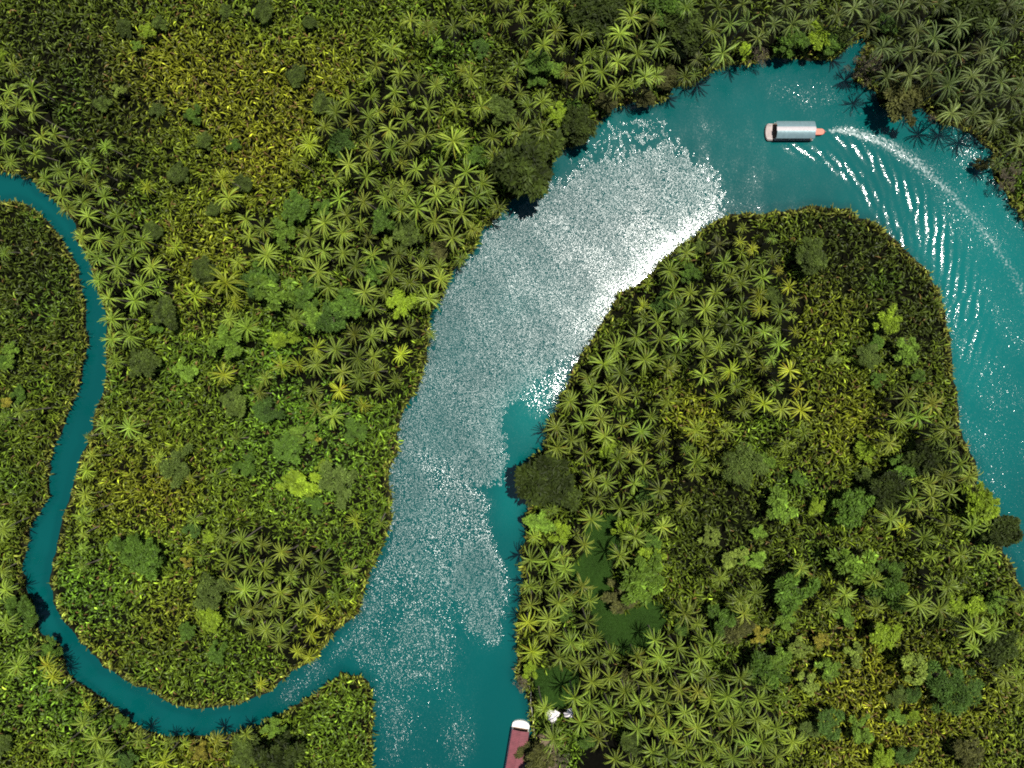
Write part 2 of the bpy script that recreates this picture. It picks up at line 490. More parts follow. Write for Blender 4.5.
l.new(math_('ADD', math_('MULTIPLY', ru, 0.31), 0.06), b.inputs['Roughness'])
tag(link('river_water', np_mesh('river_water', np.stack([X, Y, zw], 1), F, None, m, True, {'ruffle': ruffle, 'gust': gust * np.clip(streak, .92, 1.08), 'cover': np.clip(cover, 0, 1), 'shallow': np.clip(shallow, 0, 1), 'foam': foam})),
    'teal river water with wind-ruffled patches', kind='structure')

# ------------------------------------------------------------------ plant lists (read from 4x enlargements of 256 x 192 pixel tiles: x, y, radius, tone)
PALM_TILES = {
 (0, 0): "60,265,45 130,355,48 40,370,40 75,420,42 20,415,35 135,450,45 30,485,38 170,550,45 220,540,40 95,580,42 25,575,35 145,620,40 275,585,45 50,650,42 370,670,48 330,650,40 240,685,48 185,720,45 280,725,45 345,725,42 400,740,40 425,590,35 480,680,38 590,750,35,1 895,715,48,1",
 (256, 0): "620,85,45 690,110,45 790,110,48 865,85,42 985,85,42 545,200,50 480,265,45 455,310,42 575,300,50 650,330,45 720,345,50 860,310,48 825,285,35 1000,335,40 555,370,50 460,390,42 370,400,42 635,405,35 800,435,42 900,430,50 560,430,42 490,450,42 320,450,48 690,440,52 450,470,45 380,495,42 600,485,45 275,510,48 535,520,50 450,545,45 610,580,52 680,545,50 790,565,68 945,550,52 215,580,52,1 160,645,45,1 455,600,50 540,600,50 950,630,52 370,660,52 440,710,58 580,650,42 640,680,48 740,670,48 840,690,55 905,735,50 720,740,48 320,715,42 540,755,45 800,750,45 590,750,42 965,5,40 1010,15,30 820,15,30 1015,540,42",
 (512, 0): "35,55,45 150,65,55 50,135,42 170,125,50 125,185,52 275,145,52 205,200,35 25,265,50 475,70,55 550,90,55 430,140,58 585,185,58 360,140,38 375,205,55 500,220,65 420,250,50 360,290,60 285,260,38 220,290,40 280,335,58 415,355,55 530,310,58 575,305,45 480,340,42 315,220,38 695,35,45 520,5,40 820,35,55 870,100,50 800,120,50 840,215,68 940,90,45 980,155,48 920,20,45 1000,130,40 210,5,40 30,375,40 65,430,50 120,410,45 20,475,35 30,530,60 125,525,58 690,310,45 730,300,40 660,210,40,2 740,240,40,2",
 (768, 0): "70,25,48 95,100,58 165,25,45 20,100,45 160,100,40 275,65,55 340,35,60 410,25,45 395,105,60 470,10,40 520,45,60 610,15,50 680,20,52 595,125,58 755,110,65 660,155,58 885,115,52 955,30,62 980,110,55 455,195,62 520,210,45 575,205,50 660,215,52 755,215,60 930,185,45 850,210,50 560,305,68 470,310,55 645,300,68 715,345,65 810,310,55 840,380,62 890,250,50 730,455,62 815,460,58 895,495,68 930,330,55 970,390,65 1005,345,45 1010,460,50 990,585,58 915,655,40 1000,20,40",
 (0, 192): "250,20,45 335,40,45 275,65,48 420,20,45 355,100,48 470,95,52 330,180,42 405,190,45 500,160,45 570,195,48 480,215,45 540,255,55 360,245,38 395,265,48 470,300,52 610,300,50 400,355,45 485,345,40 570,375,50 640,340,38 440,425,50 540,435,55 635,390,35 450,510,48 525,575,55 450,590,45 465,675,42 705,225,38,1 780,415,52,1 915,25,60 985,110,50 1000,180,45 905,365,75,1 940,440,42,1 895,730,52,1 920,510,40 990,545,60 955,285,42 20,245,35",
 (256, 192): "30,150,52 45,255,65 335,30,48 365,95,55 275,125,58 215,185,58 345,165,55 270,235,48 350,245,50 195,265,50 250,320,58 400,300,55 465,255,52 290,380,58 435,400,58 540,330,58 615,365,52 660,305,50 570,250,42 620,250,32 680,245,32 520,25,50 430,40,45 580,75,50 645,65,62 715,120,58 600,20,45 720,20,50 790,30,48 825,90,62 880,20,55 785,185,60 865,150,40 970,65,45 925,10,40 740,350,50 690,430,55 520,405,42 470,465,45 160,510,52 520,550,45 460,580,50 395,570,45 320,630,55 410,665,60 580,650,42,1 470,660,45 240,625,52,1 245,690,55 105,695,50,1 480,715,50 345,720,50 410,750,45 610,545,45 700,570,30 820,270,42 735,300,40 420,130,40 450,185,40 560,755,40 175,690,40,1 40,745,40",
 (512, 192): "695,245,48 630,315,55 845,285,45 870,335,40 920,145,30,1 910,200,30,1 960,230,32,1 915,245,35,1 940,305,42 1000,280,40 1000,345,52 915,370,45 540,370,32,1 645,395,52 710,405,40 810,405,45 985,410,45,1 915,455,48 770,470,52 660,470,52 850,470,50 520,460,42,1 525,500,45 580,520,52 990,470,45,1 920,530,45 850,530,50 795,535,40 495,580,55 590,590,50 670,590,50 760,590,55 955,590,45 1005,560,40 825,625,48 890,610,45 410,625,58 655,650,55 530,670,62 770,660,50 940,660,38 365,690,65 435,725,58 620,705,60 870,715,50,1 760,735,50 815,740,40 1000,700,40,1 305,745,50 820,215,45,2",
 (768, 192): "15,260,40 80,380,38,1 40,315,25,1 45,480,50 100,440,30 95,500,28 105,560,32,1 15,555,35 40,610,45 85,715,50,1 10,670,35 15,185,30",
 (0, 384): "85,110,45 20,580,50 640,300,42 570,215,38 520,175,48 865,365,42 335,525,48 335,600,28 335,655,30 330,725,28 425,165,45 890,610,38 970,625,52 915,710,52 1000,730,50 810,690,35 780,540,40 945,215,38 755,650,30,1 765,370,32 355,210,20 10,745,35 15,130,30 350,345,40 345,440,40 370,285,35",
 (256, 384): "335,25,48,1 230,25,40 245,95,55 310,130,55 430,85,38,1 500,20,40 15,35,40 400,545,40,1 25,640,42 105,670,45 190,695,45 265,715,52 35,740,48 380,745,42 140,760,45 500,555,35",
 (512, 384): "230,70,50 335,80,52 430,45,52 495,45,40 615,70,60 820,50,42,1 320,10,48 385,10,38 895,10,40 920,105,48 1005,80,50,1 280,150,55 355,140,48 440,165,45 515,190,55 370,210,60 600,215,45 735,185,55 855,185,45 555,130,40 175,175,50 235,225,58 180,255,58 290,280,52 425,300,58 475,270,45 525,325,55 605,300,40 735,310,50 725,360,42 320,380,52 375,395,48 485,400,48 590,425,58 430,495,55 520,510,55 340,455,48 315,540,55 155,505,32 490,610,62 600,570,52 290,640,50 430,685,55 145,705,72 75,700,55 90,610,35 680,485,40 255,600,30 210,740,45 810,340,30 960,50,40,1 700,255,35 200,690,45",
 (768, 384): "115,20,35,1 130,105,55,1 50,100,45 30,10,40 550,55,62 650,80,55 595,130,58 520,145,45 710,180,60 665,215,45 480,235,52 140,195,45 70,240,45 765,320,48 800,370,48 700,370,62 640,400,50 725,440,55 650,450,55 575,460,55 485,540,62 535,570,42,1 595,500,45 710,560,45 810,570,52 620,615,55 765,680,48 870,680,45 130,735,45 720,260,45 880,570,35 650,690,38 600,380,40",
 (0, 576): "25,185,50 25,55,45 125,295,40 75,360,52 195,355,48,1 215,400,45,1 245,465,35 355,525,38,1 335,585,48 390,650,58 420,730,60 235,690,45 560,650,45 660,740,50,1 905,10,35 980,55,55 960,160,52 1010,130,45 1010,215,42 675,665,35 870,655,45 985,630,40 740,665,30",
 (256, 576): "20,50,50 100,65,50 215,45,55 20,135,48 75,130,45 185,120,55 250,155,45,1 330,75,50 105,195,45 40,215,50 95,265,48 145,15,40 165,300,35,1 225,230,40,1 215,320,35,1 20,430,30,1 250,5,40",
 (512, 576): "70,40,48 115,45,42 175,25,52 280,40,52 75,115,45 185,105,58 240,85,42 310,95,50 145,170,55 65,185,48,1 300,180,55 150,230,50 235,265,58 330,245,48 80,300,52,1 190,325,52 285,270,42 270,345,52 345,325,52 395,310,48 320,420,55 390,405,55 250,485,60 310,500,50 130,530,50 275,585,58 350,580,55 395,530,60 345,650,50 165,650,65 450,460,55 520,370,55 590,325,58 500,320,48 570,255,50 660,285,60 690,150,65 555,435,62 510,500,60 625,360,48 750,325,60 710,385,55 780,405,55 800,275,55 740,460,48 670,455,58 615,500,50 575,555,55 790,490,55 690,545,55 860,480,62 910,405,60 910,520,65 980,490,58 880,590,65 820,545,50 740,605,62 620,615,55 500,610,62 560,600,45 790,660,58 700,690,55 620,725,65 880,725,62 1000,660,60 940,670,50 830,690,48 410,730,45 480,755,45 975,570,55 1010,600,45 1010,440,45 960,740,50 760,740,55 910,95,52 970,65,48 925,150,45 830,10,45 740,190,42 755,250,40 650,660,50 560,700,50",
 (768, 576): "420,15,48 305,75,55 245,125,42 425,125,52 600,115,58 680,130,62 715,40,58 815,210,65 885,215,55 820,285,50 1005,105,45 1005,265,40 945,410,52 1010,465,48 30,605,62 95,660,58 30,720,52 60,480,40 745,185,35 990,380,35 650,30,38",
}
PLANT_TILES = {
 (0, 0): "590,125,28,B 548,183,20,L 10,222,20,B 480,362,26,P 630,440,28,F 775,460,32,G 500,110,30,D 640,95,27,D 970,740,36,D 820,565,30,D 940,585,24,G 710,700,36,D 410,420,30,D 985,45,16,P 905,50,26,D",
 (256, 0): "345,575,50,U 165,310,36,D 270,420,42,D 215,90,26,D 985,445,52,D 730,185,22,L 900,190,32,U 890,635,40,G 30,50,40,D",
 (512, 0): "925,205,26,B 190,460,42,B 250,440,32,G 175,280,38,L 105,250,46,G 95,310,36,G 330,40,92,D 600,25,72,G 690,125,72,D 990,225,40,R 615,325,45,O 270,495,60,D 205,540,36,D 65,665,118,D 380,415,40,O 540,395,34,O",
 (768, 0): "195,150,46,B 110,160,44,G 60,200,36,G 250,180,40,G 300,150,36,D 390,270,62,R 530,405,84,O 960,705,56,R 820,55,88,D 470,100,36,U 650,478,20,R 860,660,26,O",
 (0, 192): "660,480,55,D 620,155,36,D 580,685,55,D 750,720,40,L 910,600,62,L 1000,375,46,U 45,635,30,L 35,690,24,L 820,310,45,D 855,75,26,D 630,545,26,G 12,680,24,G",
 (256, 192): "510,110,48,G 580,440,52,B 110,170,46,L 265,60,32,G 160,65,52,G 75,400,70,L 300,500,60,U 190,420,56,G 230,500,46,L 370,450,56,G 95,600,36,B 155,580,26,B 480,310,42,G 740,240,45,O 30,340,50,G 605,165,55,D 535,205,22,P",
 (512, 192): "720,325,34,G 690,510,36,D 610,445,40,U 750,220,26,D",
 (768, 192): "175,250,56,D 490,515,46,B 400,650,46,F 555,635,48,L 435,600,26,G 20,420,30,D 440,745,26,G 600,740,26,G 260,670,26,P",
 (0, 384): "940,75,50,D 985,330,42,G 710,330,62,F 510,650,60,G 590,700,62,G 80,40,30,G 25,75,20,Y 770,580,30,U 840,610,22,B 750,715,20,Y",
 (256, 384): "170,385,66,B 180,205,46,L 330,390,72,F 40,100,52,U 130,260,52,G 270,320,26,B 240,480,32,G 240,222,18,Y 390,190,46,G",
 (512, 384): "130,370,104,D 205,435,62,D 380,265,40,B 465,575,42,B 110,550,50,L 190,590,42,B 560,630,34,G 560,700,46,B 535,750,62,L 930,320,78,F 1010,310,36,L 880,690,46,P 965,700,42,L 795,605,40,P 985,590,28,L 540,440,36,U",
 (768, 384): "390,260,40,B 480,430,66,D 545,340,52,G 635,290,70,D 335,490,66,G 45,490,56,L 195,490,30,B 835,450,60,B 870,500,46,B 945,590,64,D 340,720,70,L 490,750,46,G 115,375,26,G 395,390,42,D 430,755,26,P",
 (0, 576): "110,150,50,G 205,285,36,G 855,60,66,F 845,165,46,B 750,220,32,G 870,310,36,G 980,700,56,D 800,700,34,Y 480,580,30,G 505,735,40,U 15,670,36,D 60,110,40,G",
 (256, 576): "75,605,38,L 95,730,78,D",
 (512, 576): "70,382,30,B 500,45,66,L 440,85,58,O 460,420,40,O 900,200,62,O 985,235,34,Y 680,210,30,G 845,170,52,G 1000,370,62,G 100,735,66,O 40,430,30,R 60,700,44,O 190,735,42,R 210,150,28,G 300,650,34,G 480,660,44,D",
 (768, 576): "90,60,76,G 490,60,66,G 750,110,38,B 825,120,38,B 905,105,42,L 305,160,36,L 465,235,54,B 125,290,40,P 40,340,46,L 345,315,42,P 585,355,60,P 215,260,30,Y 700,415,64,U 740,490,64,U 800,450,54,U 915,275,66,D 160,430,42,P 520,480,40,F 575,470,36,U 570,565,28,B 510,560,32,L 370,620,46,L 240,590,54,U 785,700,60,O 160,610,42,F 240,370,42,L 460,725,42,B 70,170,36,L 540,715,40,U",
}
PALMS, PLANTS = [], []
for (ox, oy), t in PALM_TILES.items():
    for q in t.split():
        a = q.split(',')
        PALMS.append((ox + int(a[0]) / 4, oy + int(a[1]) / 4, int(a[2]) / 4, int(a[3]) if len(a) > 3 else 0))
for (ox, oy), t in PLANT_TILES.items():
    for q in t.split():
        a = q.split(',')
        PLANTS.append((ox + int(a[0]) / 4, oy + int(a[1]) / 4, int(a[2]) / 4, a[3]))

# ------------------------------------------------------------------ colour regions of the undergrowth (pixel blobs)
def field(px, py, blobs):
    f = np.zeros(np.shape(px))
    for cx, cy, r, a in blobs:
        f = f + a * np.exp(-((px - cx) ** 2 + (py - cy) ** 2) / (r * r))
    return np.clip(f, 0, 1.2)
YEL = [(195, 70, 60, .8), (270, 105, 60, .8), (330, 70, 45, .5), (260, 165, 40, .8), (205, 250, 55, .7), (150, 60, 40, .4), (115, 500, 50, .6), (170, 490, 40, .7), (165, 610, 40, .6), (850, 420, 45, .7), (820, 320, 35, .6),
       (890, 740, 80, .8), (865, 690, 50, .6), (690, 405, 35, .6), (345, 630, 28, .7), (100, 655, 25, .6), (260, 740, 60, .2), (860, 620, 60, .3), (200, 745, 25, 1), (320, 660, 25, .6), (90, 450, 25, .3), (980, 700, 50, .4), (700, 440, 40, .4), (30, 755, 30, .4)]
DRK = [(960, 60, 80, 1), (1000, 130, 60, 1), (880, 50, 60, .8), (760, 20, 70, .7), (620, 40, 70, .7), (510, 60, 60, .6), (55, 50, 85, .9), (70, 125, 70, .8), (110, 120, 60, .5), (895, 255, 70, 1), (840, 235, 60, .7), (925, 330, 50, .8), (720, 510, 55, .9), (25, 310, 75, .7), (30, 240, 50, .7), (640, 300, 50, .7), (135, 650, 45, .6), (740, 545, 40, .6), (940, 620, 60, .6), (840, 570, 60, .4), (700, 250, 50, .5), (780, 640, 50, .4), (30, 480, 40, .5)]
LEA = [(55, 705, 75, 1), (50, 620, 40, .9), (290, 420, 70, .9), (320, 470, 60, .8), (290, 350, 50, .8), (330, 725, 60, .7), (140, 560, 50, 1), (90, 590, 50, .9), (230, 670, 60, .6), (270, 230, 50, .5)]

PPX = np.array([p[0] for p in PALMS]); PPY = np.array([p[1] for p in PALMS])
_nb = (np.hypot(PPX[:, None] - PPX[None], PPY[:, None] - PPY[None]) < 28).sum(1) - 1
PPX, PPY = PPX[_nb >= 3], PPY[_nb >= 3]      # only closed palm stands thin out what grows beneath
# ------------------------------------------------------------------ nipa palm thicket: countless fronds, one stuff object per bank
def blades(base, az, L, e0, e1, wid, K=6, bend=None, droop=0.35, wprof=None, twist=None, bpow=1.25):
    """arching leaf blades with an inverted-V section; returns verts (N,(K+1)*3,3) and quads"""
    N = len(az)
    t = np.linspace(0, 1, K + 1)
    e = e0[:, None] + (e1 - e0)[:, None] * t[None, :] ** (bpow)
    a = az[:, None] + (bend[:, None] * t[None, :] ** 1.5 if bend is not None else 0)
    st = (L / K)[:, None]
    dx, dy, dz = np.cos(e) * np.cos(a) * st, np.cos(e) * np.sin(a) * st, np.sin(e) * st
    P = np.zeros((N, K + 1, 3))
    P[:, 0] = base
    P[:, 1:, 0] = base[:, None, 0] + np.cumsum((dx[:, :-1] + dx[:, 1:]) / 2, 1)
    P[:, 1:, 1] = base[:, None, 1] + np.cumsum((dy[:, :-1] + dy[:, 1:]) / 2, 1)
    P[:, 1:, 2] = base[:, None, 2] + np.cumsum((dz[:, :-1] + dz[:, 1:]) / 2, 1)
    if wprof is None:
        wprof = np.interp(t, [0, .25, .45, .65, .85, 1], [.06, .25, .85, 1, .7, .04])
    wp = wid[:, None] * wprof[None, :]
    tw = twist[:, None] if twist is not None else 0
    # side vector (horizontal, across), tilted by twist
    sx, sy = -np.sin(a), np.cos(a)
    up = np.stack([-np.sin(e) * np.cos(a), -np.sin(e) * np.sin(a), np.cos(e)], -1)
    sv = np.stack([sx, sy, np.zeros_like(sx)], -1)
    ct, stw = np.cos(tw), np.sin(tw)
    ct = np.broadcast_to(ct, a.shape)[..., None]; stw = np.broadcast_to(stw, a.shape)[..., None]
    sv2 = sv * ct + up * stw
    up2 = up * ct - sv * stw
    Lf = P + sv2 * wp[..., None] - up2 * (wp * droop)[..., None]
    Rt = P - sv2 * wp[..., None] - up2 * (wp * droop)[..., None]
    V = np.stack([Lf, P, Rt], 2).reshape(N, -1, 3)
    q = []
    for k in range(K):
        i = k * 3
        q += [[i, i + 1, i + 4, i + 3], [i + 1, i + 2, i + 5, i + 4]]
    return V, np.array(q)

def bake(V, q):
    N, n = V.shape[:2]
    return V.reshape(-1, 3), (q[None] + (np.arange(N) * n)[:, None, None]).reshape(-1, 4)

step = 1.34
gx, gy = np.meshgrid(np.arange(-194, 194, step), np.arange(-158, 158, step))
cx = gx.ravel() + rng.uniform(-.8, .8, gx.size); cy = gy.ravel() + rng.uniform(-.8, .8, gy.size)
bpx, bpy_ = topx(cx, cy, 0)
tpx, tpy = topx(cx, cy, 3.0)
sb, stp = sd(bpx, bpy_), sd(tpx, tpy)
ok = (sb > 3.0) & (stp > 5.0)
for poly in CLEARINGS + [DARKHOLE, SANDY]:
    ok &= ~in_poly(bpx, bpy_, poly)
dens = 1 - 0.25 * field(tpx, tpy, DRK)
ok &= rng.random(cx.size) < dens
cx, cy, tpx, tpy, stp, sb = (a[ok] for a in (cx, cy, tpx, tpy, stp, sb))
# extra clumps right along the water
ex, ey, eaz = [], [], []
for bank in BANKS:
    for (ax, ay), (bx, by) in zip(bank[:-1], bank[1:]):
        if max(abs(ax - 512), abs(bx - 512)) > 640 or max(abs(ay - 384), abs(by - 384)) > 510: continue
        L = math.hypot(bx - ax, by - ay); nn = max(1, int(L / 3.6))
        for i in range(nn):
            t = (i + rng.random()) / nn
            px, py = ax + (bx - ax) * t, ay + (by - ay) * t
            # step inland until both base and canopy are inside
            nx, ny = -(by - ay) / L, (bx - ax) / L
            if sd(np.array([px + nx * 6]), np.array([py + ny * 6]))[0] < 0: nx, ny = -nx, -ny
            for k in np.arange(2.0, 26, 1.0):
                qx, qy = px + nx * k, py + ny * k
                X0, Y0 = w(qx, qy)
                u, v_ = topx(X0 - nx * .9, Y0 + ny * .9, 2.3)
                if sd(np.array([qx]), np.array([qy]))[0] > 1.5 and sd(np.array([u]), np.array([v_]))[0] > .0: break
            else: continue
            ex.append(X0); ey.append(Y0); eaz.append(math.atan2(ny, -nx))
ex, ey, eaz = np.array(ex), np.array(ey), np.array(eaz)

def nipa(cx, cy, lean_az=None, name='', seed=0, bank=False):
    r = np.random.default_rng(seed)
    px, py = topx(cx, cy, 3.0)
    dk, ye, le = field(px, py, DRK), field(px, py, YEL), field(px, py, LEA)
    dpal = np.full(cx.shape, 1e9)
    for k in range(0, len(PPX), 40):
        dpal = np.minimum(dpal, np.hypot(px[:, None] - PPX[None, k:k + 40], py[:, None] - PPY[None, k:k + 40]).min(1))
    under = sstep(17, 9, dpal)
    size = (0.75 + 0.5 * vnoise(cx, cy, 7, 5)) * (1 - 0.40 * under) * r.uniform(.8, 1.2, cx.size)
    if bank: size = r.uniform(.7, 1.0, cx.size)
    nf = r.integers(5, 8, cx.size)
    nf = np.where(under > .5, np.where(r.random(cx.size) < .22, 3, 0), nf) if not bank else nf
    idx = np.repeat(np.arange(cx.size), nf)
    N = len(idx)
    az = r.uniform(0, 2 * np.pi, N)
    if lean_az is not None:
        az = np.where(r.random(N) < .62, lean_az[idx] + r.normal(0, .75, N), az)
    leafy = (r.random(N) < np.clip(le[idx], 0, .9))
    sz = size[idx]
    L = r.uniform(2.1, 3.4, N) * sz * np.where(leafy, .8, 1)
    e0 = np.radians(r.uniform(60, 86, N)); e1 = np.radians(r.uniform(-100, -10, N))
    wid = r.uniform(.10, .19, N) * np.where(leafy, 1.4, 1) * np.sqrt(sz)
    base = np.stack([cx[idx] + r.normal(0, .3, N), cy[idx] + r.normal(0, .3, N), r.uniform(.2, .7, N) + .3], 1)
    V, q = blades(base, az, L, e0, e1, wid, 6, r.normal(0, .5, N), r.uniform(.1, .6, N)[:, None], None, r.normal(0, .6, N), 2.0)
    olive = np.array([.082, .118, .008]); yel = np.array([.165, .170, .009]); drk = np.array([.032, .045, .006]); grn = np.array([.066, .135, .010])
    c = np.repeat(olive[None], cx.size, 0)
    c += (drk - c) * np.clip(dk, 0, 1)[:, None] * .8
    c += (grn - c) * np.clip(le, 0, 1)[:, None] * .8
    hue = vnoise(cx, cy, 9, 8)[:, None]
    c += (grn - c) * sstep(.55, .9, hue) * .5
    c += (yel - c) * np.clip(ye, 0, 1)[:, None] * (.55 + .35 * hue)
    if bank: c = c * .45 + np.array([.19, .195, .03]) * .55
    cf = c[idx] * np.exp(r.normal(-.08, .58, N))[:, None]
    brown = (r.random(N) < .02 + .05 * np.clip(ye[idx], 0, 1))
    cf[brown] = np.array([.16, .10, .03]) * r.uniform(.5, 1.2, brown.sum())[:, None]
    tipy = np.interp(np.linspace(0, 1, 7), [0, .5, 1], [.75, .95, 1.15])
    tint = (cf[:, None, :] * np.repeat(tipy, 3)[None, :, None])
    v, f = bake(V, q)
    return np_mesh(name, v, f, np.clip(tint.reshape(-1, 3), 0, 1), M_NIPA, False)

def which(x, y):
    px, py = topx(x, y, 0)
    return np.where(in_poly(px, py, LAND_B), 1, np.where(in_poly(px, py, LAND_C), 2, 0))
wa, we = which(cx, cy), which(ex, ey)
for k, lab in enumerate(('olive and yellow nipa thicket filling the land above the main river', 'nipa thicket covering the broad peninsula inside the river bend', 'dark nipa thicket beyond the narrow side stream')):
    s_ = wa == k
    tag(link('nipa_thicket', nipa(cx[s_], cy[s_], None, 'nipa_thicket', 20 + k)), lab, 'undergrowth', kind='stuff')
    s_ = we == k
    tag(link('bank_nipa', nipa(ex[s_], ey[s_], eaz[s_], 'bank_nipa', 30 + k, True)),
        ('nipa fronds leaning over the main river and stream edge', 'nipa fronds fringing the edge of the broad peninsula', 'nipa fronds fringing the far edge of the narrow stream')[k], 'undergrowth', kind='stuff')

# ------------------------------------------------------------------ grass in the clearings
gp = []
for poly in CLEARINGS:
    p = np.array(poly)
    x0, y0 = w(p[:, 0].min(), p[:, 1].max()); x1, y1 = w(p[:, 0].max(), p[:, 1].min())
    nn = int((x1 - x0) * (y1 - y0) * 45)
    qx, qy = rng.uniform(x0, x1, nn), rng.uniform(y0, y1, nn)
    u, v_ = topx(qx, qy)
    k = in_poly(u, v_, poly)
    gp.append(np.stack([qx[k], qy[k], np.full(k.sum(), .62)], 1))
gp = np.concatenate(gp); N = len(gp)
V, q = blades(gp, rng.uniform(0, 6.28, N), rng.uniform(.3, .6, N), np.radians(rng.uniform(60, 88, N)), np.radians(rng.uniform(-10, 50, N)), rng.uniform(.02, .04, N), 2, None, .2, np.array([1, .8, .05]))
v, f = bake(V, q)
gt = np.array([.034, .080, .010]) * (0.5 + .6 * vnoise(gp[:, 0], gp[:, 1], 2.5, 90) + .5 * vnoise(gp[:, 0], gp[:, 1], .8, 91))[:, None]
tag(link('grass', np_mesh('grass', v, f, np.repeat(gt, V.shape[1], 0), M_GRASS)), 'short green grass in the clearings among the palms', 'grass', kind='stuff')

# ------------------------------------------------------------------ coconut palms
def palm_crown(seed, R=4.0, droopy=0.0):
    r = np.random.default_rng(seed)
    nf = int(r.integers(23, 33))
    rank = np.arange(nf) / nf                      # 0 young and upright, 1 old and hanging
    az = np.arange(nf) * 2.39996 + r.normal(0, .28, nf)
    e0 = np.radians(74 - 58 * rank + r.normal(0, 9, nf))
    e1 = np.radians(-34 - 46 * rank + r.normal(0, 12, nf))
    L = R * (1.02 + .22 * np.sin(np.pi * np.clip(rank + .15, 0, 1))) * r.uniform(.78, 1.15, nf)
    bend = r.normal(.10, .30, nf)
    K = 12
    t = np.linspace(0, 1, K + 1)
    e = e0[:, None] + (e1 - e0)[:, None] * t ** 1.1
    a = az[:, None] + bend[:, None] * t ** 1.6
    st = (L / K)[:, None]
    d = np.stack([np.cos(e) * np.cos(a), np.cos(e) * np.sin(a), np.sin(e)], -1)
    P = np.zeros((nf, K + 1, 3)); P[:, 1:] = np.cumsum((d[:, :-1] + d[:, 1:]) / 2 * st[..., None], 1)
    side = np.stack([-np.sin(a), np.cos(a), np.zeros_like(a)], -1)
    up = np.cross(d, side)
    V, Q, T = [], [], []
    base_tint = np.exp(r.normal(0, .22, nf)) * (1.08 - .25 * rank)
    for i in range(nf):
        old = rank[i] > .82 and r.random() < .45
        col = np.array([1, 1, 1.]) * base_tint[i]
        if old: col = np.array([1.3, .85, .8]) * r.uniform(.5, 1)
        for sgn in (1, -1):
            for k in range(1, K * 2):
                tt = k / (K * 2)
                if tt < .1: continue
                f0 = tt * K; i0 = min(int(f0), K - 1); fr = f0 - i0
                p = P[i, i0] * (1 - fr) + P[i, i0 + 1] * fr
                dd, ss, uu = d[i, i0], side[i, i0], up[i, i0]
                ll = R * .092 * np.interp(tt, [0, .15, .45, .8, 1], [.4, .85, 1, .75, .35]) * r.uniform(.85, 1.1)
                droop = .38 + .5 * rank[i] * .6 + r.normal(0, .08)
                out = ss * sgn * .72 + dd * .70 - uu * droop
                out = out / np.linalg.norm(out)
                hw = R * .0175
                wv = dd * hw
                b0 = len(V)
                mid = p + out * ll * .6 + np.array([0, 0, -.02 * ll])
                tip = p + out * ll + np.array([0, 0, -.22 * ll])
                V += [p - wv, p + wv, mid + wv * .9, mid - wv * .9, tip + wv * .15, tip - wv * .15]
                Q += [[b0, b0 + 1, b0 + 2, b0 + 3], [b0 + 3, b0 + 2, b0 + 4, b0 + 5]]
                T += [col * 1.05] * 2 + [col] * 2 + [col * .95] * 2
        # rachis
        for k in range(K):
            b0 = len(V); hw = R * .011 * (1 - .8 * k / K); hw2 = R * .011 * (1 - .8 * (k + 1) / K)
            V += [P[i, k] - side[i, k] * hw + up[i, k] * .01, P[i, k] + side[i, k] * hw + up[i, k] * .01, P[i, k + 1] + side[i, k + 1] * hw2 + up[i, k + 1] * .01, P[i, k + 1] - side[i, k + 1] * hw2 + up[i, k + 1] * .01]
            Q += [[b0, b0 + 1, b0 + 2, b0 + 3]]
            T += [np.array([1.35, 1.25, 1.0]) * base_tint[i]] * 4
    # nuts
    for k in range(7):
        aa = k * .9 + r.random(); c0 = np.array([math.cos(aa) * .32, math.sin(aa) * .32, -.35]); s_ = .15
        b0 = len(V)
        for dx in (-1, 1):
            for dy in (-1, 1):
                for dz in (-1, 1): V.append(c0 + np.array([dx, dy, dz]) * s_ * .7)
        Q += [[b0, b0 + 1, b0 + 3, b0 + 2], [b0 + 4, b0 + 6, b0 + 7, b0 + 5], [b0, b0 + 4, b0 + 5, b0 + 1], [b0 + 2, b0 + 3, b0 + 7, b0 + 6], [b0, b0 + 2, b0 + 6, b0 + 4], [b0 + 1, b0 + 5, b0 + 7, b0 + 3]]
        T += [np.array([1.1, .8, .6])] * 8
    return np.array(V), np.array(Q), np.array(T)

CROWNS = [palm_crown(100 + i) for i in range(18)]
CROWN_ME = [np_mesh('palm_crown', v, q, t, M_PALM) for v, q, t in CROWNS]

def tube(path, rad, sides=7):
    path = np.asarray(path, float); n_ = len(path)
    a = np.linspace(0, 2 * np.pi, sides, endpoint=False)
    V = np.stack([np.stack([path[i, 0] + rad[i] * np.cos(a), path[i, 1] + rad[i] * np.sin(a), np.full(sides, path[i, 2])], 1) for i in range(n_)]).reshape(-1, 3)
    Q = []
    for i in range(n_ - 1):
        for k in range(sides):
            k2 = (k + 1) % sides
            Q.append([i * sides + k, i * sides + k2, (i + 1) * sides + k2, (i + 1) * sides + k])
    return V, np.array(Q)

def palm_trunk(off, h):
    t = np.linspace(0, 1, 9)
    p = np.stack([off[0] * t ** 1.6, off[1] * t ** 1.6, h * t], 1)
    p[0, 2] = -.5
    return tube(p, np.interp(t, [0, .08, 1], [.30, .19, .12]))

def palm_tint(px, py, tone, r):
    base = np.array([.145, .202, .025])
    ye = float(field(np.array([px]), np.array([py]), YEL)[0])
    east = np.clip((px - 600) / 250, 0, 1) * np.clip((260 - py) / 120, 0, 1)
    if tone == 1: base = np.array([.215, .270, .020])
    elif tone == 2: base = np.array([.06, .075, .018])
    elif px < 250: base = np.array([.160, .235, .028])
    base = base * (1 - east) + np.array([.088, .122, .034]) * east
    if tone == 0: base = base + np.array([.03, .02, -.004]) * ye
    return base * np.exp(r.normal(-.03, .27)) * np.exp(r.normal(0, .045, 3))

